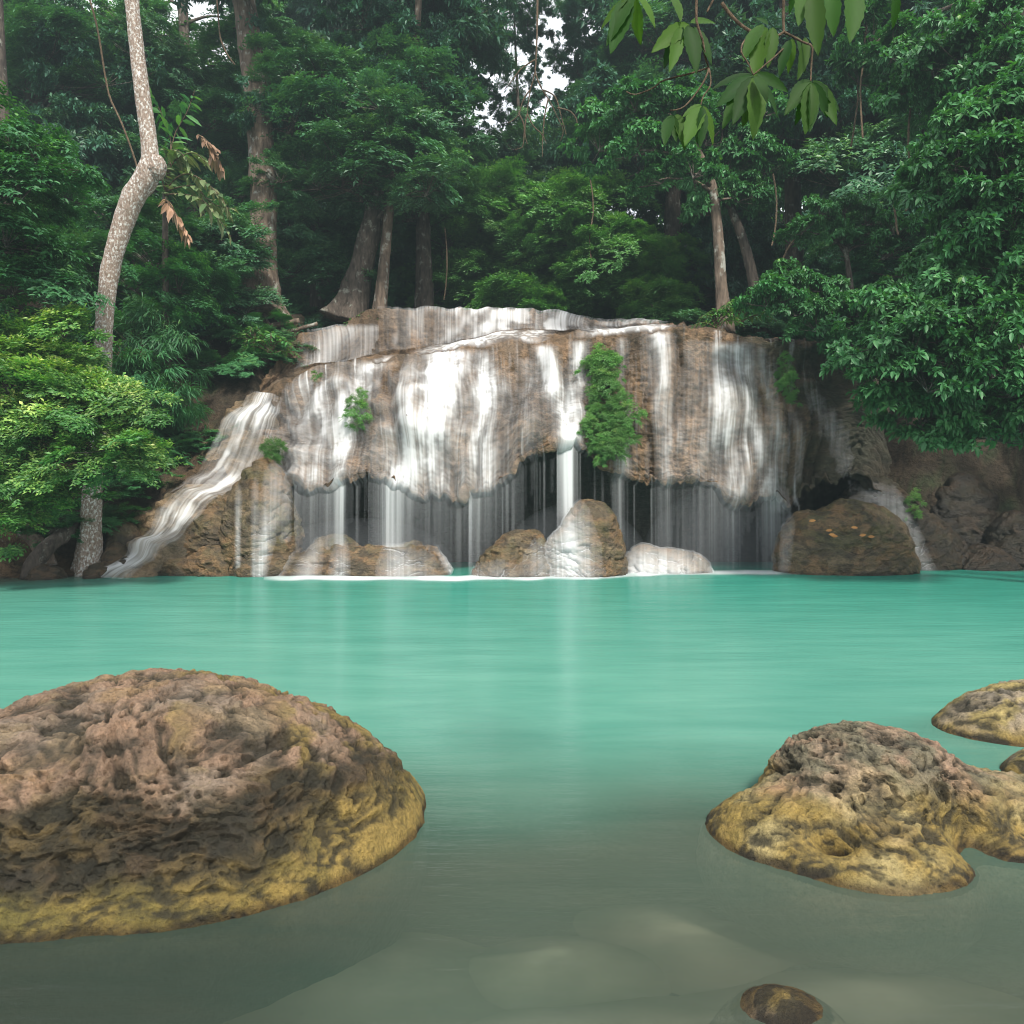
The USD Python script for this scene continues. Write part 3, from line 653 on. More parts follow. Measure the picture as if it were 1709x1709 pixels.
foot_boulder('brown conical boulder in front of the dark cave', 866, 880, 958, 14.9, 62, .6, 551, [(-20, 905, 62, -.05), (30, 882, 30, .1)], sub=6,
             veil=[[(900, 900, 26, .2), (910, 958, 40, .35)], [(830, 930, 40, .1), (820, 960, 50, .35)]], veil_label='faint spray on the conical boulder before the cave')
foot_boulder('tall boulder struck by the narrow waterfall, wet tan right flank', 985, 838, 958, 14.95, 60, .6, 561, [(-35, 880, 55, -.1), (20, 842, 40, .1), (-10, 836, 36, 0)], sub=6,
             veil=[[(948, 838, 30, .6), (945, 900, 46, .75), (948, 960, 52, .7)], [(952, 880, 22, .7), (955, 958, 30, .7)]], veil_label='bright white splash over the front of the tall struck boulder')
foot_boulder('low boulder buried in white foam right of the tall struck boulder', 1115, 912, 955, 15.4, 78, .5, 571, [(-40, 905, 40, .1)], sub=5,
             veil=[[(1078, 905, 34, .7), (1062, 955, 40, 1.0)], [(1125, 910, 40, .75), (1120, 955, 60, 1.1)], [(1165, 925, 12, .5), (1188, 955, 12, .5)]], veil_label='white foaming dome of water over the low buried boulder')
foot_boulder('big mossy boulder dotted with orange leaves at the right of the falls', 1415, 832, 952, 15.5, 112, .85, 581, [(-70, 850, 55, .05), (40, 845, 70, .0)], sub=6, dark=1.0,
             veil=[[(1318, 850, 16, .12), (1308, 950, 12, .16)]], veil_label='thin mist on the left side of the big mossy boulder')
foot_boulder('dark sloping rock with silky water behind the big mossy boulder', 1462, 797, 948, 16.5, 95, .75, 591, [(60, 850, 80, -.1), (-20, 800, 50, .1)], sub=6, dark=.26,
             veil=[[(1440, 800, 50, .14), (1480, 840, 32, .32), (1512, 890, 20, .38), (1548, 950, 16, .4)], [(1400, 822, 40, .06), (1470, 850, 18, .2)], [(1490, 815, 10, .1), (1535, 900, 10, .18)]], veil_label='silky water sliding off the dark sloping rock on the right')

# scratched letters on the long flat boulder are pale nicks in its face
# dark rocks of the right bank
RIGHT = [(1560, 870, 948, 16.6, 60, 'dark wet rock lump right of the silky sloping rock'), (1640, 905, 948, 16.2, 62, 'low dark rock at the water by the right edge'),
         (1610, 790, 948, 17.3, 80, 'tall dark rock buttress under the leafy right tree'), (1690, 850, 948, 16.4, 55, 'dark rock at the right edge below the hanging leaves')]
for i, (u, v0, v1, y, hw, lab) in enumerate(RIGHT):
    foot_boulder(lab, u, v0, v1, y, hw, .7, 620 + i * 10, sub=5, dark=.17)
LEFT = [(205, 868, 958, 15.4, 40, 'grey brown rock slab on the left bank below the cascade top'), (245, 842, 930, 16.0, 40, 'mossy brown rock above the left bank slab'),
        (195, 905, 960, 15.0, 34, 'dark wet rock between crooked trunk and cascade foot'), (275, 815, 900, 16.4, 34, 'small brown rock under the ferns near the cascade'),
        (320, 690, 800, 17.5, 26, 'ochre earth colored rock knob below the fern slope'), (215, 925, 962, 14.75, 28, 'low rock at the waterline by the cascade foot'),
        (165, 935, 965, 14.5, 26, 'flat rock at the foot of the crooked trunk'), (75, 940, 968, 14.2, 40, 'low earthy rock by the driftwood log')]
for i, (u, v0, v1, y, hw, lab) in enumerate(LEFT):
    foot_boulder(lab, u, v0, v1, y, hw, .45, 720 + i * 10, sub=4, dark=.55, zc=(-.25 if i not in (1, 3, 4) else float(CAMZ + (HZ - v1) / FPX * y)))

# ------------------------------------------------------------------ left cascade: a stepped chute and the water in it
CP = np.array([  # u, v, Y, half width
    (444, 655, 17.6, 22), (436, 676, 17.3, 25), (420, 692, 17.0, 30), (405, 730, 16.8, 36), (388, 770, 16.6, 40), (366, 800, 16.4, 40), (345, 814, 15.9, 36), (318, 826, 15.6, 30), (298, 850, 15.4, 30),
    (280, 880, 15.2, 24), (266, 893, 15.05, 24), (246, 902, 14.9, 24), (236, 925, 14.75, 22), (222, 938, 14.65, 22), (202, 948, 14.5, 26), (180, 964, 14.35, 32)])
cs = smooth_path(CP, 150)
ac = np.linspace(-2.1, 1.9, 60)
ac_w = np.linspace(-1.45, 1.45, 90)
def chute(across, lift, flat):
    u = cs[:, None, 0] + across[None] * cs[:, None, 3]
    v = cs[:, None, 1] + across[None] * 4 + flat * (across[None] ** 2) * 7
    y = cs[:, None, 2] - across[None] * .08 - lift
    return at(u, v, y)
Pb = chute(ac, -.12, 1.0)
nb_ = fbm(Pb * [2, 2, 3], 4, 801) - .5
Nb = normals_grid(Pb); Nb = np.where((Nb[..., 1:2] > 0), -Nb, Nb)
Pb = Pb + Nb * (nb_ * .6)[..., None]
q1, q2 = ss(fbm(Pb * 2, 4, 803), .4, .62), ss(fbm(Pb * 5, 3, 804), .45, .6)
cb = mixc(np.array([.24, .165, .095]), np.array([.12, .09, .055]), q1.ravel()); cb = mixc(cb, np.array([.05, .045, .03]), q2.ravel() * .5)
tag(obj('cascade_bed', (Pb.reshape(-1, 3), grid_faces(150, 60)), R_WET, prim={'col': cb}), 'stepped brown rock chute under the long left cascade', 'rock chute', kind='structure')
Pcw = chute(ac_w, .16, .3)
Pcw = Pcw + np.array([0, -.10, .05]) * ((fbm(Pcw * [1.6, 1.6, 2.2], 3, 817) - .5) * 3)[..., None]
AA, SS_ = np.meshgrid(ac_w, np.arange(150))
sk = noise(np.stack([AA * 9 + (noise(np.stack([AA * 2, SS_ / 30, 0 * AA], -1), 811) - .5) * 3, SS_ / 45, 0 * AA], -1), 812)
sk2 = noise(np.stack([AA * 3.2, SS_ / 50, 0 * AA], -1), 813)
sk3 = noise(np.stack([AA * 16 + sk2 * 4, SS_ / 35, 0 * AA], -1), 814)
edge = np.abs(AA + .25 * np.sin(SS_ / 17.) + .5 * (noise(np.stack([AA * 1.5, SS_ / 14, 0 * AA], -1), 815) - .5))
lipq = .55 + .6 * np.exp(-((SS_[..., None] - np.array([12, 62, 74, 92, 112, 138])) / 7.) ** 2).sum(-1)
dcw = (np.exp(-1.6 * edge ** 2.4) * (.42 + .4 * ss(sk, .2, .8) + .25 * sk3) + .25 * np.exp(-.9 * (AA - .55) ** 2) * sk3 * (SS_ < 62)) * np.clip(lipq + .1, 0, 1.2) * (1 - ss(np.abs(AA), 1.15, 1.45)) * .60 * (.45 + .9 * ss(fbm(np.stack([AA * 2.2, SS_ / 16, 0 * AA], -1), 3, 816), .32, .62)) * (.55 + .6 * sk3)
tag(sheet('cascade_water', '/World', Pcw, soft(dcw * 1.7), .03, None), 'long silky white cascade stepping down the left side to the pool', 'cascade')

# ------------------------------------------------------------------ foam where the falls land
fu = np.arange(440, 1345, 3.0); fr = np.linspace(-1, 1, 26)
FU, FRR = np.meshgrid(fu, fr)
fv = np.interp(fu, [440, 480, 760, 1000, 1050, 1150, 1345], [963, 963, 963.5, 961.5, 957, 955, 954])
fY = CAMZ * FPX / (fv - HZ)
foam_y = fY[None] - .2 + FRR * .6
Pfm = np.stack([(FU - CX) / FPX * foam_y, foam_y, 0 * FU + .012], -1)
fd = np.interp(fu, [440, 470, 560, 680, 790, 860, 940, 1030, 1120, 1200, 1290, 1345], [.1, .55, 1.1, 1.2, .8, .9, 1.2, 1., 1.15, .8, .6, 0])
dfm = fd[None] * (.55 + .8 * ss(noise(np.stack([FU / 30, 0 * FU + 2, 0 * FU], -1), 15), .3, .7)) * (1 - ss(np.abs(FRR + .5 * (noise(np.stack([FU / 40, 0 * FU, 0 * FU], -1), 5) - .5)), .25, 1.0)) * (.95 + .5 * noise(np.stack([FU / 25, FRR * 3, 0 * FU], -1), 6))
tag(sheet('foam', '/World', Pfm, np.clip(dfm, 0, .95), .02, 'stuff'), 'white line of foam along the foot of the falls', 'foam')

# ------------------------------------------------------------------ leaves
LIB = str(stage.CreateClassPrim('/World/foliage_library').GetPath())

RND = [None]
def rndprim(o, v):
    UsdGeom.PrimvarsAPI(o).CreatePrimvar('rnd', Sdf.ValueTypeNames.FloatArray, 'vertex').Set(Vt.FloatArray.FromNumpy(np.asarray(v, np.float32)))
    return o

def leaves(base, d, n, L, Wd, detail, droop=.25):
    """One mesh of folded leaves: base points, unit directions, leaf normals, lengths, widths."""
    m = len(base)
    s = np.cross(d, n); s /= np.maximum(np.linalg.norm(s, axis=1, keepdims=True), 1e-6)
    n = np.cross(s, d)
    L, Wd = L[:, None], Wd[:, None]
    down = np.array([0, 0, -1.0])
    if detail == 0:
        mid = base + d * L * .45
        V = np.stack([base, mid + s * Wd * .5 + n * Wd * .12, base + d * L + down * L * droop * .6, mid - s * Wd * .5 + n * Wd * .12], 1)
        F = np.array([[0, 1, 2], [0, 2, 3]])
    else:
        r1, r2 = base + d * L * .3 + down * L * droop * .08, base + d * L * .68 + down * L * droop * .42
        V = np.stack([base, r1 + s * Wd * .46 + n * Wd * .14, r1, r1 - s * Wd * .46 + n * Wd * .14,
                      r2 + s * Wd * .42 + n * Wd * .12, r2, r2 - s * Wd * .42 + n * Wd * .12, base + d * L + down * L * droop], 1)
        F = np.array([[0, 1, 2], [0, 2, 3], [1, 4, 5], [1, 5, 2], [2, 5, 6], [2, 6, 3], [4, 7, 5], [5, 7, 6]])
    k = V.shape[1]
    RND[0] = np.repeat(np.random.default_rng(m).uniform(0, 1, m), k)
    return V.reshape(-1, 3), (F[None] + (np.arange(m) * k)[:, None, None]).reshape(-1, 3)

def unit(a):
    return a / np.maximum(np.linalg.norm(a, axis=-1, keepdims=True), 1e-9)

def bough_mesh(seed, R, Rz, twigs, per, L, asp, mode='spray', detail=1, droop=.3, lo=-.45, holes=.42, tl=None):
    r = np.random.default_rng(seed)
    out = []
    while sum(map(len, out)) < twigs:
        u = unit(r.normal(size=(twigs * 2, 3)))
        u[:, 2] = np.where(u[:, 2] < lo, -u[:, 2], u[:, 2])
        if not out:
            nc = 15
            cu = unit(r.normal(size=(nc, 3))); cu[:, 2] = np.where(cu[:, 2] < lo, -cu[:, 2], cu[:, 2])
            cc_ = cu * (r.uniform(.15, 1.15, (nc, 1)) ** .6)
            cs_ = r.uniform(.16, .40, nc)
        ci = r.integers(0, nc, twigs * 2)
        p = cc_[ci] + u * (r.uniform(0, 1, twigs * 2) ** .5 * cs_[ci])[:, None] * [1, 1, .55 if L < .1 else .8]
        p[:, 2] -= (.35 if mode == 'spray' and L < .1 else .14) * (p[:, 0] ** 2 + p[:, 1] ** 2)
        u = unit(p * [1, 1, .8] + u * .35)
        p = p * [R, R, Rz]
        keep = noise(p / R * 2.6 + seed * 3.7, seed) > holes
        out.append(np.c_[p[keep], u[keep]])
    A = np.vstack(out)[:twigs]
    P, U = A[:, :3], A[:, 3:]
    ax = unit(U * [1, 1, .35] + r.normal(0, .35, (twigs, 3)) * [1, 1, .5] + [0, 0, .12])
    tl = tl or L * 2.4
    B, Dv, Nv = [], [], []
    for k in range(per):
        if mode == 'spray':
            t = (k + .5) / per
            side = 1 if k % 2 else -1
            lat = unit(np.cross(ax, [0, 0, 1.0])) * side
            d = unit(ax * .75 + lat * .85 + r.normal(0, .22, (twigs, 3)) + [0, 0, -.12])
            b = P + ax * (t * tl) + np.array([0, 0, -1.0]) * (t * t * tl * .25)
        elif mode == 'rosette':
            th = 2 * np.pi * k / per + r.uniform(0, 6.3, twigs)
            e1 = unit(np.cross(ax, [.1, .2, 1.0])); e2 = np.cross(ax, e1)
            d = unit(e1 * np.cos(th)[:, None] + e2 * np.sin(th)[:, None] + ax * r.uniform(.1, .9, (twigs, 1)) + [0, 0, -.15] + r.normal(0, .15, (twigs, 3)))
            b = P + ax * r.uniform(0, .35, (twigs, 1)) * tl
        else:                                                     # long: drooping narrow blades
            d = unit(ax * .9 + r.normal(0, .4, (twigs, 3)) + [0, 0, -.45])
            b = P + ax * r.uniform(0, .6, (twigs, 1)) * tl
        B.append(b); Dv.append(d)
        Nv.append(unit(np.array([0, 0, 1.0]) + U * .45 + r.normal(0, .3, (twigs, 3))))
    B, Dv, Nv = np.vstack(B), np.vstack(Dv), np.vstack(Nv)
    ln = L * r.uniform(.65, 1.2, len(B))
    return leaves(B, Dv, Nv, ln, ln * asp * r.uniform(.85, 1.15, len(B)), detail, droop), P

def bough_twigs(P, seed, rad):
    r = np.random.default_rng(seed)
    idx = r.choice(len(P), min(len(P), 16), replace=False)
    Vs, Fs, n = [], [], 0
    for i in idx:
        e = P[i]; mid = e * .5 + np.array([0, 0, -.12]) * np.linalg.norm(e)
        v, f = tube(smooth_path([(0, 0, -.15), tuple(mid), tuple(e)], 5), np.linspace(rad, rad * .3, 5), 4)
        Vs.append(v); Fs.append(f + n); n += len(v)
    return np.vstack(Vs), np.vstack(Fs)

LIBM = {}
def lib(kind, nvar, R, lookm, twig_r, **kw):
    LIBM[kind] = []
    for i in range(nvar):
        path = f'{LIB}/{kind}_bough_{i:03d}'
        UsdGeom.Xform.Define(stage, path)
        (V, F), P = bough_mesh(hash_(kind) + i * 17, R, **kw)
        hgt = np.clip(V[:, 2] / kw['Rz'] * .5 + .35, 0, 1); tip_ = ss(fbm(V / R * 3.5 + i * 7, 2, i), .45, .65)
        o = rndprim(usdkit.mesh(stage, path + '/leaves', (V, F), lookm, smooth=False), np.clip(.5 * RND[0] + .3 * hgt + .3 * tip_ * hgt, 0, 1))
        tag(o, kind='stuff')
        if twig_r:
            usdkit.mesh(stage, path + '/twigs', bough_twigs(P, i, twig_r), B_DARK, smooth=True)
        LIBM[kind].append(path)
def hash_(s):
    return sum(ord(c) * (i + 3) for i, c in enumerate(s)) % 5000

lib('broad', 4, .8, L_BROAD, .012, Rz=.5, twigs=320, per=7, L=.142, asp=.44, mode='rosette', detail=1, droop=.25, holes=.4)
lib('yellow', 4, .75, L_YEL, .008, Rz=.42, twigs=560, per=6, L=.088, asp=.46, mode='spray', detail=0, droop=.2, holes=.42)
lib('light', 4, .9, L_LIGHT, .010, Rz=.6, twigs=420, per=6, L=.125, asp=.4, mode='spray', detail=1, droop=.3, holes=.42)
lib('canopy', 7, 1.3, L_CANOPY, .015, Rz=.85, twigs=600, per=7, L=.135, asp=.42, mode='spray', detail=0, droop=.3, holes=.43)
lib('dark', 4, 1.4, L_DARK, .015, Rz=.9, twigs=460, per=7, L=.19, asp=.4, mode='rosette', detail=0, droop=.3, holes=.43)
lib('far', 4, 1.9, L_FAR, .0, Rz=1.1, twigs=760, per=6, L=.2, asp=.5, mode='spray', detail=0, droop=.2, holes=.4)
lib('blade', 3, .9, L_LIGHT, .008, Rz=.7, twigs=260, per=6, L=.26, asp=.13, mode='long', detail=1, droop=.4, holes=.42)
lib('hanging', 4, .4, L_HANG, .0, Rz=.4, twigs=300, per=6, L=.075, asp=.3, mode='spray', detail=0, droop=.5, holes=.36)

bough_n = [0]
def bough(parent, kind, p, scale=1.0, sq=1.0, tilt=None, name='bough'):
    i = bough_n[0]; bough_n[0] += 1
    r = random.Random(i * 7 + 3)
    src = LIBM[kind][r.randrange(len(LIBM[kind]))]
    x = UsdGeom.Xform.Define(stage, numbered(f'{parent}/{name}'))
    x.AddTranslateOp().Set(tuple(map(float, p)))
    x.AddRotateXYZOp().Set((r.uniform(-24, 24), r.uniform(-24, 24), r.uniform(0, 360)) if tilt is None else tilt)
    s = scale * r.uniform(.9, 1.12)
    x.AddScaleOp().Set((s, s, s * sq))
    x.GetPrim().GetReferences().AddInternalReference(src)
    x.GetPrim().SetInstanceable(True)

def tree(name, label, cat, trunk, radii, boughs, look=B_DARK, rough=.14, flare=0.0, group=None, limb=.04, sides=20, limbs=True, seed=1, n=70):
    """trunk: world points from the foot up; boughs: (world point, kind, scale)."""
    t = thing(name, label, cat, group=group)
    path = smooth_path(np.c_[np.asarray(trunk, float), np.asarray(radii, float)], n)
    fl = flare * np.exp(-np.linspace(0, 1, n) * n / 9) if flare else None
    obj('trunk', tube(path[:, :3], path[:, 3], sides, rough, seed, fl), look, t)
    for k, (p, kind, sc) in enumerate(boughs):
        p = np.asarray(p, float)
        if limbs:
            below = path[:, 2] < p[2] - .25 * abs(p[0] - path[:, 0]).min()
            cand = np.where(below)[0]
            j = cand[np.argmin(np.linalg.norm(path[cand, :3] - p, axis=1))] if len(cand) else len(path) // 2
            a = path[j, :3]
            dist = np.linalg.norm(p - a)
            if dist > .35:
                mid = (a + p) / 2 + [0, 0, .12 * dist]
                pp = smooth_path([a, mid, p], 8)
                pp = pp + (fbm(pp * 1.3 + k, 2, k) - .5)[:, None] * .25 * np.sin(np.linspace(0, np.pi, 8))[:, None]
                obj('limb', tube(pp, np.linspace(min(limb * (1 + dist * .25), path[j, 3] * .8), .012, 8), 6), look, t)
        bough(t, kind, p, sc)
    return t

GAPS = [(905, 85, 40, 75), (812, 185, 36, 42), (925, 150, 26, 24), (160, 8, 26, 20), (330, 60, 34, 34)]
def in_gap(u, v, pad):
    return any(((u - a) / (c + pad)) ** 2 + ((v - b) / (d + pad)) ** 2 < 1 for a, b, c, d in GAPS)

def fill(u0, u1, v0, v1, y0, y1, n, kind, scale, seed, mask=None):
    r = random.Random(seed)
    out = []
    for i in range(n):
        for _ in range(20):
            u, v, y = r.uniform(u0, u1), r.uniform(v0, v1), r.uniform(y0, y1)
            if not in_gap(u, v, 45 * scale) and (mask is None or mask(u, v)):
                k = kind if isinstance(kind, str) else r.choice(kind)
                out.append((at(u, v, y), k, scale * r.uniform(.8, 1.2)))
                break
    return out

def ellipse(cu, cv, ru, rv):
    return lambda u, v: ((u - cu) / ru) ** 2 + ((v - cv) / rv) ** 2 < 1

def px(l, y):
    return [at(u, v, y + (dy[0] if dy else 0)) for (u, v, *dy) in l]

# the crooked pale trunk on the left bank
tree('crooked_tree', 'crooked pale lichen spotted tree trunk leaning over the left bank', 'tree',
     px([(148, 975), (150, 930), (152, 870), (158, 760), (170, 650), (173, 560), (181, 470), (200, 390), (222, 330), (247, 290), (251, 265), (246, 215), (234, 130), (224, 40), (214, -60), (206, -160)], 14.9),
     [.29, .22, .185, .165, .16, .16, .168, .18, .21, .22, .168, .15, .14, .132, .125, .11], [(at(200, -190, 14.9), 'canopy', 1.0), (at(120, -150, 15.5), 'canopy', 1.0)], B_PALE, .10, .5, sides=28, n=220, seed=5)
kn = blob((0, 0, 0), [((0, 0, 0), (.17, .16, .2)), ((-.05, .02, -.12), (.15, .15, .16))], .05, 4)
kn_p = kn[0] * (1 + .3 * (fbm(kn[0] * 12, 3, 4) - .5))[:, None] + at(262, 276, 14.85)
obj('knot', (kn_p, kn[1]), B_PALE, '/World/crooked_tree')

# left bushes
Y1 = [(40, 575, 12.6), (95, 560, 12.8), (20, 640, 12.0), (75, 640, 12.0), (125, 655, 12.2), (150, 690, 12.1), (40, 720, 11.8), (100, 720, 11.8), (185, 735, 12.0), (215, 758, 12.1), (150, 770, 12.0), (60, 790, 12.0), (15, 800, 12.0), (5, 560, 12.6), (-50, 620, 12), (-50, 720, 12), (90, 600, 13), (30, 850, 12.2), (-20, 870, 12.3), (165, 665, 12.2), (195, 690, 12.1), (120, 750, 11.9), (60, 680, 12), (100, 700, 12.1), (10, 700, 12.1), (30, 760, 12.2), (80, 830, 12.4), (235, 775, 12.2), (60, 610, 12.4), (0, 600, 12.3)]
tree('yellow_green_shrub', 'bright yellow green fine leaved shrub leaning over the left bank', 'shrub', [at(-130, 985, 12.4), at(-90, 880, 12.3), at(-30, 780, 12.2), at(20, 700, 12.3)], [.1, .09, .07, .04],
     [(at(*b), 'yellow', 1.0 if i % 3 else .85) for i, b in enumerate(Y1)], B_DARK, n=30)
Y2 = [(20, 240, 12.5), (65, 265, 12.3), (85, 300, 12.6), (30, 320, 12.0), (-20, 280, 12), (15, 400, 12.4), (55, 420, 12.6), (85, 470, 13), (20, 480, 12.6), (-30, 420, 12.3), (40, 540, 13.2), (70, 360, 13.2)]
tree('leafy_sapling', 'glossy light green sapling at the left edge above the yellow shrub', 'tree', [at(-160, 985, 13), at(-120, 700, 12.8), at(-60, 450, 12.6), at(0, 280, 12.5)], [.12, .11, .08, .05],
     [(at(*b), 'light', .8) for b in Y2], B_DARK, n=30)
Y3 = [(150, 340, 18.2), (200, 375, 18), (130, 400, 18), (110, 330, 18.5), (230, 480, 17.4), (265, 440, 17.6), (300, 480, 17.5), (330, 460, 18), (255, 530, 17.2), (320, 520, 17.8), (290, 410, 18.5), (120, 470, 18)]
tree('bank_shrub', 'mid green feathery shrub behind the crooked trunk', 'shrub', [at(235, 700, 18.2), at(235, 560, 18.2), at(225, 440, 18.3)], [.08, .06, .04], [(at(*b), 'light', .85) for b in Y3], B_DARK, n=20)
Y4 = [(215, 560, 16.8), (240, 610, 16.6), (205, 640, 16.4), (255, 650, 16.5), (275, 590, 17), (220, 690, 16.2), (270, 690, 16.4)]
tree('bamboo', 'drooping long bladed bamboo sprays right of the crooked trunk', 'bamboo', [at(225, 800, 16.6), at(230, 650, 16.6), at(240, 540, 16.8)], [.04, .035, .02], [(at(*b), 'blade', .75) for b in Y4], B_TWIG, n=20)
Y5 = [(200, 800, 15.6), (235, 790, 16), (300, 760, 17), (340, 735, 17.2), (280, 745, 16.9), (190, 850, 15.4), (310, 720, 17.3), (370, 720, 17.2), (120, 870, 14.9), (60, 880, 14.6), (95, 840, 14.8)]
for (u, v, y), lab in zip(Y5, ['low leafy ground plant right of the yellow shrub', 'low plant beside the mossy bank rock', 'creeper patch left of the cascade, lowest of the slope', 'creeper patch close under the ochre rock knob', 'creeper patch between bamboo and cascade', 'ground plant beside the crooked trunk base', 'creeper patch left below the ochre rock knob', 'creeper patch beside the upper cascade', 'dark plant left of the crooked trunk base', 'dark plant above the driftwood log', 'dark plant under the yellow shrub']):
    t = thing('ground_plant', lab, 'plant')
    for k in range(3):
        bough(t, 'light' if v < 900 else 'dark', at(u + (k - 1) * 22, v + (k % 2) * 14 + 8, y), .42 if y > 15 else .35, .6)
Y6 = [(395, 560, 19.5), (420, 600, 18.8), (450, 570, 19.6), (380, 610, 18.4), (470, 585, 19.4), (430, 540, 20)]
for (u, v, y), lab in zip(Y6, ['leafy plant on the slope under the buttressed tree', 'leafy plant above the head of the left cascade', 'plant beside the topmost tier side fall', 'plant on the slope left of the cascade head', 'small plant touching the side fall', 'plant at the roots of the buttressed tree']):
    t = thing('slope_plant', lab, 'plant')
    for k in range(3):
        bough(t, 'light', at(u + (k - 1) * 24, v + (k % 2) * 12, y), .5, .7)

# large trees behind the falls
tree('buttressed_tree', 'massive grey tree with buttressed foot behind the left of the falls', 'tree',
     px([(432, 530), (434, 490), (436, 430), (440, 330), (436, 240), (424, 130), (410, 20), (398, -90), (390, -200)], 21.0), [.56, .44, .37, .36, .35, .33, .31, .3, .28],
     fill(330, 520, -120, 20, 20, 22.5, 10, 'dark', 1.0, 1) + [(at(470, 300, 20.3), 'canopy', .6), (at(455, 150, 20.4), 'canopy', .7), (at(420, 175, 20.2), 'dark', .5), (at(390, 420, 19.6), 'light', .4), (at(480, 215, 21), 'dark', .8)], B_GREY, .14, 1.1, sides=30, n=120, seed=3)
tree('leaning_tree', 'leaning dark trunk rising right behind the left end of the topmost tier', 'tree',
     px([(578, 540), (590, 500), (605, 440), (622, 370), (636, 300), (650, 200), (655, 80), (655, -60)], 22.0), [.5, .38, .32, .29, .27, .24, .2, .17],
     fill(480, 720, 120, 330, 20.0, 22.5, 26, 'canopy', .95, 2) + fill(560, 760, -60, 130, 21, 24, 14, 'dark', 1.0, 3), B_DARK, .15, .7, sides=22, n=90, seed=7)
tree('slim_tree', 'slim pale trunk just right of the leaning trunk', 'tree', px([(632, 545), (638, 480), (645, 400), (652, 330), (668, 240), (690, 120), (700, -20), (705, -140)], 21.5), [.17, .14, .13, .12, .11, .1, .09, .08],
     fill(640, 760, 90, 330, 21, 24, 12, ['canopy', 'dark'], .9, 4), B_GREY, .1, .6, n=60, seed=9)
tree('straight_tree', 'straight dark trunk behind the middle of the topmost tier', 'tree', px([(709, 545), (708, 480), (706, 380), (702, 250), (700, 100), (700, -60)], 24.0), [.27, .24, .22, .2, .17, .15],
     fill(620, 790, -40, 120, 24, 27, 18, 'dark', 1.1, 5) + fill(640, 740, 240, 400, 23.5, 25, 8, 'canopy', .9, 6), B_DARK, .1, .5, n=60, seed=11)
tree('shaded_tree', 'dark thick trunk half hidden in leaves at the upper left', 'tree', px([(75, 480), (70, 330), (62, 200), (56, 100), (50, -60)], 24.0), [.4, .37, .34, .32, .3],
     fill(-80, 200, 30, 330, 22, 26, 34, ['canopy', 'dark'], 1.05, 7, lambda u, v: abs(u - 62) > 40 or v < 90 or v > 250), B_DARK, .1, .5, n=60, seed=13)
tree('left_canopy_tree', 'tall leafy tree between crooked trunk and buttressed tree', 'tree', px([(330, 520), (325, 380), (320, 240), (310, 100), (300, -80)], 25.0), [.26, .22, .2, .17, .14],
     fill(200, 420, 20, 330, 23.5, 27, 38, 'canopy', 1.0, 8), B_DARK, .1, .5, n=60, seed=15)
tree('left_forest_tree', 'tall dark forest tree behind the yellow shrub', 'tree', px([(30, 760), (20, 560), (10, 350), (0, 150), (-10, -120)], 19.0), [.25, .22, .2, .17, .12],
     fill(-60, 200, 380, 700, 17.5, 21, 26, ['canopy', 'light'], .9, 9), B_DARK, .1, .5, n=60, seed=17)
tree('slope_tree', 'bushy tree on the slope between bamboo and buttressed tree', 'tree', px([(350, 640), (345, 540), (340, 430), (345, 330)], 20.0), [.14, .12, .1, .07],
     fill(270, 410, 380, 520, 18.8, 20.5, 14, 'canopy', .75, 10), B_DARK, .1, .5, n=40, seed=19)
tree('round_tree', 'round crowned tree right above the left end of the topmost tier', 'tree', px([(530, 545), (528, 450), (525, 350)], 24.0), [.2, .17, .12],
     fill(460, 600, 330, 500, 22.5, 26, 20, 'canopy', .85, 11), B_DARK, .1, .5, n=40, seed=21)
# middle distance, bright green
for lab, u, v0, v1, y, n, hw, sd in [
    ('bright green bushy tree in the hazy clearing, right of the straight trunk', 770, 330, 525, 25.5, 26, 75, 31), ('bright green tree in the middle of the clearing', 870, 310, 525, 24.5, 30, 80, 32),
    ('bright green tree at the right of the clearing', 970, 330, 530, 24, 30, 80, 33), ('shaded green tree at the right end of the topmost tier', 1075, 390, 530, 23, 18, 65, 34)]:
    tree('clearing_tree', lab, 'tree', px([(u, 560), (u + 4, 460), (u + 10, 380)], y + 1.5), [.12, .1, .07], fill(u - hw, u + hw, v0, v1, y - 1.2, y + 1.2, n, 'far', .5, sd), B_DARK, .1, .4, n=30, seed=sd)
tree('gap_tree', 'tall tree with loose leaves against the bright sky gap', 'tree', px([(868, 540), (866, 400), (868, 260), (862, 120), (855, -60)], 27.0), [.12, .1, .07, .045, .03],
     fill(850, 1010, -60, 330, 25.5, 28.5, 30, ['dark', 'canopy'], .7, 41) + [(at(880, 40, 27), 'canopy', .45), (at(862, 150, 27), 'canopy', .6), (at(870, 205, 27), 'canopy', .5), (at(925, 110, 27), 'canopy', .3)] + fill(760, 900, 240, 360, 26, 29, 12, 'canopy', .8, 42) + [(at(u, v, 27.3), 'dark', q) for u, v, q in [(855, 95, .55), (845, 40, .6), (872, 175, .5), (835, 250, .5), (790, 150, .35), (945, 60, .5), (965, 120, .55), (925, 200, .4), (800, 215, .3), (770, 260, .5), (900, 20, .4), (880, 230, .5), (905, 60, .3), (890, 130, .35), (830, 120, .4), (815, 165, .35), (785, 230, .4), (935, 95, .35), (925, 165, .35), (840, 200, .35), (900, 170, .3), (780, 285, .55), (805, 300, .6), (760, 265, .5), (830, 275, .5), (770, 225, .4), (850, 300, .6), (795, 255, .4)]], B_DARK, .1, .4, n=60, seed=23, limbs=False)
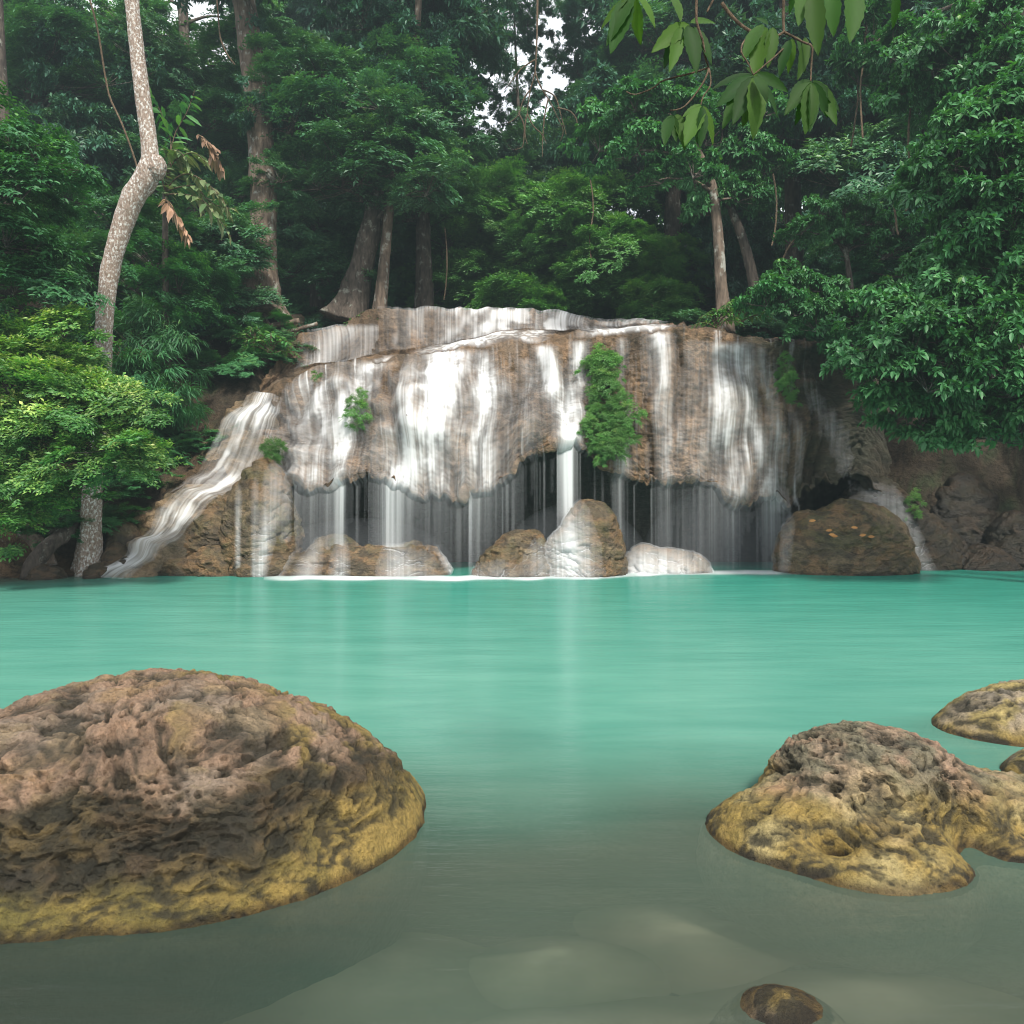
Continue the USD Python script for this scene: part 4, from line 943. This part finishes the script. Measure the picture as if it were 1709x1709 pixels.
tree('gap_side_tree', 'dark leaved tree left of the bright sky gap', 'tree', px([(745, 540), (748, 380), (755, 220), (765, 60), (770, -100)], 26.0), [.24, .2, .18, .14, .1],
     fill(690, 790, -80, 200, 24.5, 27, 18, 'dark', .85, 43), B_DARK, .1, .4, n=60, seed=25)
# right half
RB = [(1090, 180), (1130, 200), (1040, 215), (1180, 235), (1060, 250), (1120, 255), (1010, 200), (1220, 290), (1160, 290), (1100, 300), (1230, 330), (1190, 350), (1060, 180), (1150, 165), (1000, 245), (1240, 250)]
tree('layered_tree', 'tree with layered light tipped boughs right of the sky gap', 'tree', px([(1212, 560), (1203, 470), (1199, 400), (1190, 320), (1165, 255), (1130, 215)], 18.0), [.16, .13, .12, .11, .09, .06],
     [(at(u, v, 17.3 + (i % 4) * .35), 'broad', .85) for i, (u, v) in enumerate(RB)], B_GREY, .1, .6, n=60, seed=27)
tree('slanting_tree', 'slanting reddish trunk right of the layered tree', 'tree', px([(1275, 560), (1258, 470), (1240, 400), (1225, 360), (1200, 290)], 18.5), [.15, .12, .11, .1, .08],
     fill(1180, 1300, 180, 330, 18, 20, 14, 'broad', .85, 44), B_DARK, .1, .5, n=40, seed=29)
tree('far_right_tree', 'tall dark tree in the shade right of the slanting trunk', 'tree', px([(1330, 560), (1325, 400), (1320, 200), (1310, 0)], 21.0), [.25, .22, .19, .15],
     fill(1210, 1450, -60, 260, 19.5, 23, 36, ['canopy', 'dark'], 1.0, 45), B_DARK, .1, .5, n=50, seed=33)
tree('background_tree', 'dark tree filling the gloom behind the layered tree', 'tree', px([(1120, 560), (1122, 400), (1125, 250), (1130, 60)], 25.0), [.3, .26, .22, .18],
     fill(990, 1330, -60, 300, 23.5, 27, 40, ['canopy', 'dark'], 1.1, 46) + fill(1050, 1330, 330, 520, 25, 28, 16, 'dark', 1.0, 56), B_DARK, .1, .5, n=50, seed=35)
RC = [(1370, 355), (1410, 350), (1450, 370), (1340, 385), (1390, 400), (1460, 405), (1490, 385)]
tree('overhanging_shrub', 'small leafy shrub alone in the dark hollow on the right', 'shrub', px([(1430, 560), (1420, 480), (1410, 400)], 16.5), [.07, .06, .04], [(at(u, v, 15.8 + (i % 3) * .3), 'broad', .62) for i, (u, v) in enumerate(RC)], B_DARK, n=24)
RD = [(1300, 490), (1345, 480), (1390, 500), (1330, 520), (1430, 520), (1400, 545), (1280, 505), (1460, 500), (1300, 470), (1420, 575), (1450, 600), (1470, 560), (1360, 545)]
tree('lip_shrub', 'leafy shrub drooping over the right end of the falls', 'shrub', px([(1480, 640), (1440, 560), (1390, 520)], 15.8), [.08, .06, .04], [(at(u, v, 15.0 + (i % 3) * .35), 'broad', .7) for i, (u, v) in enumerate(RD)], B_DARK, n=24)
RE = [(1500, 530, 12.2), (1540, 500, 12.2), (1480, 560, 12.0), (1520, 590, 11.8), (1560, 560, 11.6), (1600, 520, 11.8), (1500, 625, 12), (1550, 640, 11.7), (1590, 600, 11.5), (1640, 560, 11.4), (1680, 520, 11.6), (1650, 620, 11.3), (1700, 580, 11.2), (1600, 670, 12), (1690, 650, 11.5), (1730, 620, 11.3), (1620, 470, 12), (1690, 450, 11.6), (1560, 450, 12.6), (1650, 720, 12.2), (1700, 710, 12), (1500, 665, 12.3), (1540, 700, 12.4), (1590, 720, 12.4), (1480, 600, 12.2)]
tree('broadleaf_tree', 'dense broad leaved tree overhanging the right bank with leaves nearly at the water rocks', 'tree', [at(1850, 985, 12.5), at(1840, 800, 12.3), at(1800, 640, 12.1), at(1740, 520, 12)], [.18, .16, .13, .08], [(at(*b), 'broad', .85) for b in RE], B_DARK, n=40)
RF = [(1690, 210, 11.6), (1650, 200, 11.9), (1610, 235, 12), (1590, 285, 11.8), (1640, 270, 11.4), (1690, 290, 11.2), (1660, 330, 11.4), (1600, 310, 12.2), (1570, 325, 12.2), (1620, 360, 11.9), (1690, 370, 11.3), (1650, 400, 11.7), (1720, 150, 11.5), (1730, 330, 11.2), (1700, 420, 11.5)]
tree('bright_edge_tree', 'bright leaved tree with a few orange leaves at the right edge', 'tree', [at(1950, 985, 12.5), at(1930, 700, 12.2), at(1880, 450, 11.9), at(1780, 260, 11.7)], [.2, .18, .14, .08], [(at(*b), 'broad', .9) for b in RF], B_DARK, n=40)
RG = [(1680, 40, 13), (1640, 60, 13.2), (1600, 100, 13.5), (1560, 120, 13.8), (1530, 100, 14), (1660, 110, 13), (1700, 100, 12.6), (1590, 50, 14), (1520, 140, 14.2), (1620, 150, 13.6), (1490, 90, 15), (1450, 70, 15.5), (1440, 130, 15.8), (1560, 180, 14.4)]
tree('upper_right_tree', 'tree whose boughs hang in the upper right corner', 'tree', [at(1900, 985, 14.5), at(1880, 600, 14.4), at(1820, 250, 14), at(1700, 20, 13.5)], [.25, .22, .18, .1], [(at(*b), 'broad', .85) for b in RG], B_DARK, n=40)
tree('right_hollow_tree', 'dark tree deep in the shaded hollow above the right bank', 'tree', px([(1560, 760), (1555, 560), (1550, 300), (1545, 60)], 19.0), [.25, .22, .2, .15],
     fill(1400, 1760, -40, 640, 17.5, 20.5, 60, ['dark', 'canopy'], 1.0, 47), B_DARK, .1, .4, n=50, seed=37)

# far forest behind everything: one mass nobody could count
ff = thing('forest', 'far off wall of forest behind the trees of the falls', 'forest', kind='stuff')
for (p, k, s) in fill(-250, 1960, 40, 540, 33, 46, 150, 'far', 1.5, 60) + fill(-200, 760, -160, 200, 30, 38, 55, 'dark', 1.5, 61) + fill(990, 1900, -160, 250, 28, 38, 62, 'dark', 1.5, 62) + fill(600, 1000, 300, 520, 34, 40, 30, 'far', 1.3, 63) + fill(430, 1400, 480, 570, 26, 30, 46, 'dark', 1.0, 66) + fill(-250, 640, 200, 570, 29, 37, 64, 'dark', 1.4, 64) + fill(1050, 1900, 250, 570, 27, 34, 50, 'dark', 1.4, 65):
    bough(ff, k, p, s)

ug = thing('undergrowth', 'dark leafy undergrowth along the forest floor behind the falls', 'undergrowth', kind='stuff')
ru = random.Random(77)
for k in range(90):
    x_ = ru.uniform(-13, 13); y_ = ru.uniform(20.6, 30) if -5.6 < x_ < 5 else ru.uniform(18.6, 27)
    bough(ug, ru.choice(['dark', 'canopy', 'light']), (x_, y_, float(ground_z(np.array([x_]), np.array([y_]))[0]) + .35), ru.uniform(.55, .85), .8)
for k in range(26):
    u_ = ru.uniform(1175, 1500)
    bough(ug, ru.choice(['dark', 'canopy']), at(u_, ru.uniform(540, 566), ru.uniform(18.4, 20.5)), .5, .8)

# ------------------------------------------------------------------ plants on the waterfall
def clump(name, label, spots, kind='hanging', cat='plant', y=15.0):
    t = thing(name, label, cat)
    for (u, v, s, yy) in spots:
        bough(t, kind, at(u, v, yy), s, 1.2)
cl = []
r_ = random.Random(5)
for v in np.arange(590, 775, 11):
    wdt = np.interp(v, [585, 640, 700, 750, 780], [12, 26, 31, 25, 8]); c0 = np.interp(v, [585, 640, 780], [1012, 1015, 1020])
    for du in np.arange(-wdt, wdt + 1, 18):
        cl.append((c0 + du + r_.uniform(-10, 10), v + r_.uniform(-8, 8), r_.uniform(.28, .55), float(np.interp(v, [585, 700, 780], [15.75, 15.25, 15.05])) + r_.uniform(-.1, .1)))
clump('hanging_plant', 'tall column of green fern hanging down the middle of the falls', cl)
clump('hanging_plant', 'small green tuft on the left shoulder of the falls', [(592, 672, .5, 15.6), (598, 690, .55, 15.5), (594, 708, .4, 15.45), (606, 660, .35, 15.7)])
clump('hanging_plant', 'small green tuft on top of the dome boulder', [(455, 745, .5, 15.4), (452, 760, .4, 15.3), (466, 748, .35, 15.4)])
clump('hanging_plant', 'thin green moss strip right of the veil waterfall', [(1312, 600, .35, 15.7), (1310, 620, .45, 15.65), (1314, 645, .42, 15.6), (1322, 668, .35, 15.55), (1318, 632, .4, 15.6)])
clump('hanging_plant', 'tiny green sprig on the lip left of the broadest fall', [(528, 628, .25, 16.7)])
clump('hanging_plant', 'small dark green tuft on the right bank rock', [(1528, 835, .4, 16.0), (1525, 860, .35, 15.95)])

# ------------------------------------------------------------------ overhead branch close to the camera, each leaf its own piece
YB = 2.35
def nearleaf(seed):
    """serrated oval leaf, unit length along +x, normal +z"""
    n = 13
    t = np.linspace(0, 1, n)
    w_ = .165 * np.sin(np.pi * np.clip(t, 0, 1) ** .85) ** .8 * (1 - .12 * t)
    saw = 1 + .07 * ((np.arange(n) % 2) * 2 - 1)
    z = -.16 * t ** 2
    rows = []
    for k in range(n):
        rows += [(t[k], w_[k] * saw[k], z[k] + .05 * w_[k] / .21), (t[k], w_[k] * .5, z[k] + .022 * w_[k] / .21 - .008), (t[k], 0, z[k]), (t[k], -w_[k] * .5, z[k] + .022 * w_[k] / .21 - .008), (t[k], -w_[k] * saw[k], z[k] + .05 * w_[k] / .21)]
    return np.array(rows), tris(grid_faces(n, 5))
NLV, NLF = nearleaf(0)
ob = thing('overhanging_branch', 'leafy branch with large serrated leaves hanging in at the top right', 'branch')
def near_twig(pts, r0, r1):
    p = smooth_path([at(u, v, YB) + [0, dy, 0] for (u, v, dy) in pts], 14)
    obj('twig', tube(p, np.linspace(r0, r1, 14), 7), B_TWIG, ob)
near_twig([(1165, -30, 0), (1162, 30, 0), (1172, 65, 0), (1180, 90, .02), (1187, 104, .03)], .005, .003)
near_twig([(1187, 104, .03), (1150, 110, .05), (1115, 111, .08), (1100, 118, .1), (1075, 123, .12), (1058, 110, .15)], .0032, .002)
near_twig([(1187, 104, .03), (1175, 135, .0), (1150, 170, 0), (1130, 188, -.02), (1116, 190, -.02)], .0032, .002)
near_twig([(1220, -30, .1), (1250, 15, .08), (1268, 35, .06), (1280, 46, .05), (1305, 44, .05), (1318, 37, .05)], .006, .004)
near_twig([(1318, 37, .05), (1345, 60, .03), (1356, 80, .0), (1354, 110, 0), (1353, 135, 0)], .004, .0025)
near_twig([(1268, 35, .06), (1245, 62, .03), (1237, 85, 0), (1250, 108, 0), (1257, 125, 0)], .003, .002)
near_twig([(1316, 66, .05), (1295, 90, .02), (1275, 110, 0), (1257, 125, 0)], .003, .002)
near_twig([(1318, 37, .05), (1319, 0, .06), (1320, -40, .06)], .004, .005)
near_twig([(1187, 104, .03), (1186, 140, .0), (1172, 165, 0), (1170, 175, 0)], .0025, .002)
near_twig([(1180, 20, .0), (1200, -20, .0)], .003, .004)
near_twig([(1060, -30, .1), (1050, -5, .1)], .003, .002)
near_twig([(1500, -40, -.2), (1440, -30, -.2), (1340, -30, -.2)], .005, .004)
LEAVES = [  # base u, v, tip u, v, depth offset
    (1060, -8, 1010, 62, .1), (1050, -6, 1022, 74, .12), (1060, -5, 1066, 72, .1), (1065, -8, 1098, 38, .1), (1050, -5, 1000, 40, .1), (1118, -10, 1142, 24, .05),
    (1152, 38, 1197, 30, .05), (1150, 40, 1096, 74, .02), (1140, 45, 1106, 104, 0), (1136, 45, 1124, 108, 0), (1148, 42, 1166, 110, 0), (1158, 44, 1192, 98, .02), (1145, 42, 1120, 46, .03),
    (1257, 124, 1192, 136, 0), (1257, 126, 1200, 168, -.03), (1258, 126, 1205, 200, -.03), (1258, 128, 1228, 192, -.06), (1260, 128, 1266, 216, -.08), (1262, 126, 1306, 186, -.06), (1262, 122, 1318, 148, -.02), (1258, 124, 1246, 108, .08), (1259, 128, 1246, 200, -.02), (1260, 126, 1284, 160, -.1),
    (1353, 136, 1314, 180, -.02), (1353, 138, 1330, 205, -.05), (1354, 138, 1348, 214, -.06), (1355, 138, 1362, 210, -.05), (1356, 137, 1385, 192, -.04), (1358, 136, 1408, 178, -.02), (1358, 134, 1398, 196, .02), (1354, 134, 1322, 150, .05),
    (1170, 174, 1140, 190, 0), (1170, 176, 1146, 230, -.02), (1172, 177, 1174, 240, -.04), (1174, 176, 1196, 236, -.02), (1168, 170, 1184, 160, .05), (1172, 176, 1160, 236, .03), (1120, 192, 1108, 232, 0), (1122, 192, 1128, 230, 0), (1130, 190, 1146, 238, .02),
    (1272, 40, 1240, 88, .05), (1275, 44, 1258, 120, .06), (1290, 45, 1285, 104, .04), (1282, 42, 1262, 24, .1), (1318, 66, 1300, 120, .05), (1322, 64, 1318, 118, .06), (1345, 62, 1340, 124, .05), (1356, 80, 1372, 60, .05), (1330, 60, 1350, 112, .1),
    (1356, -18, 1366, 78, -.35), (1345, -20, 1336, 28, -.3), (1388, -20, 1392, 52, -.35), (1425, -24, 1428, 54, -.3), (1494, -20, 1496, 46, -.35), (1375, -22, 1380, 40, -.3), (1330, -20, 1316, 20, -.2)]
for i, (u0, v0, u1, v1, dy) in enumerate(LEAVES):
    r = random.Random(i + 50)
    a = at(u0, v0, YB + dy); b = at(u1, v1, YB + dy + r.uniform(-.06, .06) - .02)
    d = b - a; L = np.linalg.norm(d) / .97; d = d / np.linalg.norm(d)
    nrm = unit(np.array([r.uniform(-.6, .6), -1.0, r.uniform(.1, .9)])); s_ = unit(np.cross(nrm, d)); nrm = np.cross(d, s_)
    V = a + NLV[:, :1] * L * d + NLV[:, 1:2] * L * r.uniform(.85, 1.1) * s_ + NLV[:, 2:3] * L * nrm
    obj('leaf', (V, NLF), L_NEAR, ob, prim={'rnd': np.full(len(V), r.random())})

# ------------------------------------------------------------------ logs, vines, palm, ferns
def log(label, pts, y, r0, r1, look=B_DARK, name='driftwood_log', cat='log', n=24, sides=14):
    p = smooth_path([at(u, v, y + dy) for (u, v, dy) in pts], n)
    tag(obj(name, tube(p, np.linspace(r0, r1, n), sides, .25, 3), look), label, cat)
log('forked driftwood log standing in the water at the left edge', [(48, 968, 0), (58, 940, .1), (80, 912, .3), (110, 890, .6), (130, 880, .9)], 14.1, .17, .13)
log('broken brown stump beside the driftwood log', [(82, 945, .3), (62, 905, .4), (40, 885, .5)], 14.2, .14, .17, B_GREY, 'stump', 'stump')
log('mossy fallen log above the left bank rocks', [(195, 832, 0), (250, 822, .4), (310, 832, .6)], 16.6, .11, .08)
log('exposed pale root on the slope left of the buttressed tree foot', [(380, 520, 0), (410, 530, .1), (440, 545, 0), (470, 540, .1), (500, 535, .2)], 20.2, .05, .07, B_GREY, 'root', 'root')
log('thin root below the buttressed tree running to the topmost tier', [(440, 525, 0), (470, 555, -.1), (500, 548, .1), (530, 540, .2)], 20.4, .05, .05, B_GREY, 'root', 'root')
log('weathered root lying on the right lip of the falls', [(1262, 572, 0), (1285, 568, .1), (1310, 566, 0), (1330, 574, .1)], 16.4, .05, .03, B_GREY, 'root', 'root')
VINES = [([(150, 0, 0), (165, 60, 0), (180, 150, .1), (205, 210, 0), (230, 282, 0)], 15.6, 'thin liana slanting down to the bend of the crooked trunk'), ([(362, 0, 0), (366, 50, .1), (380, 92, 0), (392, 108, .1)], 20, 'dark liana at the top between the two left trunks'),
         ([(1425, 100, 0), (1432, 160, .1), (1426, 210, 0), (1420, 245, .1)], 16, 'brown hanging liana in the shaded right forest'), ([(1566, 330, 0), (1568, 380, .1), (1562, 430, 0), (1563, 470, 0)], 13, 'thin pale liana hanging below the bright right tree'),
         ([(1325, 400, 0), (1312, 420, 0), (1305, 440, 0), (1318, 458, 0)], 16, 'curled liana beneath the lone hollow shrub'), ([(1492, 340, 0), (1496, 375, .1), (1500, 392, 0)], 15, 'short pale liana right of the lone hollow shrub')]
VINES += [([(1448, 20, 0), (1442, 90, .1), (1436, 150, .1), (1440, 230, 0)], 15.4, 'long thin liana left of the upper right boughs'), ([(1520, 180, 0), (1516, 240, 0), (1520, 300, .1), (1512, 352, 0)], 14.6, 'grey liana hanging from the upper right tree over the dark hollow'),
          ([(1290, 290, 0), (1296, 340, .1), (1288, 410, 0)], 17.2, 'thin liana right of the slanting trunk crown'), ([(985, 300, 0), (990, 350, .1), (984, 400, .1), (988, 440, 0)], 22.0, 'pale liana hanging in front of the right clearing tree'), ([(742, 380, 0), (746, 440, 0), (741, 500, .1)], 22.5, 'thin dark stem right of the straight trunk')]
for pts, y, lab in VINES:
    p = smooth_path([at(u, v, y + dy) for (u, v, dy) in pts], 20)
    tag(obj('liana', tube(p, np.full(20, .02), 5), B_TWIG), lab, 'liana')
# bare brown twigs that hang in front of the sky gap
ht = thing('bare_hanging_branch', 'bare brown twigs hanging down in front of the sky gap', 'branch')
for i, pts in enumerate([[(897, -20), (896, 60), (893, 120), (885, 150), (880, 190)], [(893, 100), (870, 115), (850, 140), (842, 150)], [(893, 120), (905, 150), (915, 165), (930, 195), (940, 220), (935, 235)], [(885, 150), (872, 170), (866, 190), (848, 205)], [(880, 190), (890, 210), (905, 225), (912, 240)],
                         [(930, 180), (950, 185), (962, 200), (965, 225), (955, 240)], [(880, 190), (876, 220), (880, 240)], [(866, 190), (875, 215), (872, 245), (860, 250)], [(905, 150), (925, 160), (938, 200), (945, 225)], [(915, 165), (908, 200), (905, 262)]]):
    p = smooth_path([at(u, v, 20.5 + .1 * k) for k, (u, v) in enumerate(pts)], 16)
    obj('twig', tube(p, np.linspace(.035 if i == 0 else .022, .01, 16), 5), B_TWIG, ht)

def frond_leaf_set(path, look, parent, L, asp, nl, droop, fish=False, seed=0):
    r = np.random.default_rng(seed)
    p = smooth_path(path, nl)
    T = unit(np.gradient(p, axis=0))
    lat = unit(np.cross(T, [0, .25, 1.0]))
    ta = np.sin(np.linspace(.25, np.pi * .93, nl)) ** .6
    base, d, n_, ln = [], [], [], []
    for sgn in (-1, 1):
        base.append(p); d.append(unit(lat * sgn + T * .55 + [0, 0, -droop] + r.normal(0, .3, (nl, 3)))); n_.append(unit(np.array([0, -.3, 1.0]) + r.normal(0, .5, (nl, 3)))); ln.append(L * ta * r.uniform(.85, 1.15, nl))
    base, d, n_, ln = map(np.concatenate, (base, d, n_, ln))
    V, F = leaves(base, d, n_, ln, ln * asp, 1, .2)
    fr = UsdGeom.Xform.Define(stage, numbered(parent + '/frond'))
    tag(obj('leaflets', (V, F), look, str(fr.GetPath()), smooth=False, prim={'rnd': RND[0]}), kind='stuff')
    obj('stalk', tube(p, np.linspace(.02, .006, nl), 5), B_TWIG, str(fr.GetPath()))

pm = thing('fishtail_palm', 'fishtail palm with olive fronds and one dead brown frond behind the crooked trunk', 'palm')
obj('trunk', tube(smooth_path([at(278, 620, 17.5), at(276, 450, 17.4), at(276, 320, 17.3)], 20), np.linspace(.09, .06, 20), 10, .1, 2), B_DARK, pm)
for i, (pts, lk, dr) in enumerate([([(276, 320, 0), (290, 270, -.1), (318, 255, -.2), (345, 275, -.3)], L_PALM, .3), ([(276, 320, 0), (310, 290, -.2), (350, 310, -.3), (385, 360, -.4)], L_PALM, .35), ([(276, 320, 0), (320, 310, -.2), (355, 340, -.2), (392, 348, -.3)], L_PALM, .3),
                                  ([(276, 320, 0), (285, 240, 0), (270, 190, .1), (245, 150, .1)], L_LIGHT, .2), ([(276, 320, 0), (290, 230, 0), (315, 180, .1), (325, 150, .1)], L_LIGHT, .2), ([(276, 330, 0), (285, 345, -.3), (305, 375, -.4), (318, 402, -.4)], L_DEAD, .8),
                                  ([(330, 225, 0), (345, 235, 0), (360, 258, 0), (372, 285, 0)], L_DEAD, .7), ([(276, 320, 0), (268, 280, -.2), (290, 250, -.2), (320, 290, -.3)], L_PALM, .4), ([(276, 325, 0), (330, 330, -.3), (365, 365, -.4), (385, 395, -.4)], L_PALM, .4)]):
    frond_leaf_set([at(u, v, 17.2 + dy) for (u, v, dy) in pts], lk, pm, .40, .30, 17, dr, seed=i)
def fern(label, u, v, y, L, n, seed):
    t = thing('fern', label, 'fern')
    r = random.Random(seed)
    for k in range(n):
        a = math.pi * (k + .5) / n + r.uniform(-.2, .2)
        dx, dz = math.cos(a) * L, math.sin(a) * L
        o_ = at(u, v, y); yy = r.uniform(-.5, -.1) * L
        frond_leaf_set([o_, o_ + [dx * .5, yy * .5, dz * .55 + .1 * L], o_ + [dx, yy, dz * .5 - .1 * L]], L_FERN, t, L * .26, .28, 16, .1, seed=seed + k)
fern('bright fern on the slope above the cascade head', 452, 592, 18.6, .75, 9, 1)
fern('fern left of the bright slope fern', 425, 575, 18.9, .6, 7, 2)
fern('low fern at the left of the topmost tier', 610, 548, 20.6, .6, 7, 3)
fern('fern clump left below the bamboo', 205, 600, 16.4, .6, 7, 4)
fern('broad fern by the slanting reddish trunk', 1235, 540, 17.4, .8, 9, 5)
fern('fern left of the slanting reddish trunk', 1195, 548, 17.2, .6, 7, 6)

# fallen orange leaves on the big mossy boulder
for i, (u, v) in enumerate([(1378, 886), (1387, 895), (1383, 892), (1434, 894), (1448, 896), (1420, 880), (1350, 870)]):
    b0 = at([u], [v], 14.62 + abs(u - 1415) * .001)
    V, F = leaves(b0, unit(np.array([[.8, -.2, .2 - .1 * (i % 3)]])), unit(np.array([[.1, -1.0, .4]])), np.array([.13]), np.array([.06]), 1, .1)
    tag(obj('fallen_leaf', (V, F), L_ORANGE, smooth=False, prim={'rnd': np.full(len(V), .8)}), ['dry orange leaf on the big mossy boulder, leftmost of a row of three', 'dry orange leaf on the big mossy boulder, lowest of a row of three', 'dry orange leaf between two others on the big mossy boulder',
        'dry orange leaf at the middle of the big mossy boulder', 'dry orange leaf on the big mossy boulder, rightmost of all', 'dry orange leaf on the big mossy boulder, topmost of all', 'lone dry leaf on the left shoulder of the big mossy boulder'][i], 'leaf', 'fallen leaves on the mossy boulder')

# ------------------------------------------------------------------ haze
HAZE = True
if HAZE:
    hz = mat(stage, '/World/Looks/haze_air', {'v': ('principled_volume', {'color': (.74, .95, 1.0), 'density': .0012, 'anisotropy': .2})}, [], volume='v.volume')
    b = trimesh.creation.box((182, 242, 44)); b.apply_translation((0, 25, 18.4))
    tag(obj('haze', b, hz, smooth=False), 'thin pale mist hanging in the forest', 'haze', kind='stuff')

    mh = mat(stage, '/World/Looks/mist_air', {'v': ('principled_volume', {'color': (.86, .94, 1.0), 'density': .08, 'anisotropy': .1})}, [], volume='v.volume')
    parts = []
    for (u, y, z, rx, ry, rz) in [(600, 15.3, .1, 1.9, .9, 1.0), (960, 15.4, .1, 1.5, .9, 1.3), (1200, 15.9, .2, 1.6, .8, 1.5)]:
        m_ = trimesh.creation.icosphere(3); m_.apply_scale([rx, ry, rz]); m_.apply_translation([(u - CX) / FPX * y, y, z]); parts.append(m_)
    tag(obj('mist', trimesh.util.concatenate(parts), mh), 'spray mist drifting at the foot of the falls', 'mist', kind='stuff')
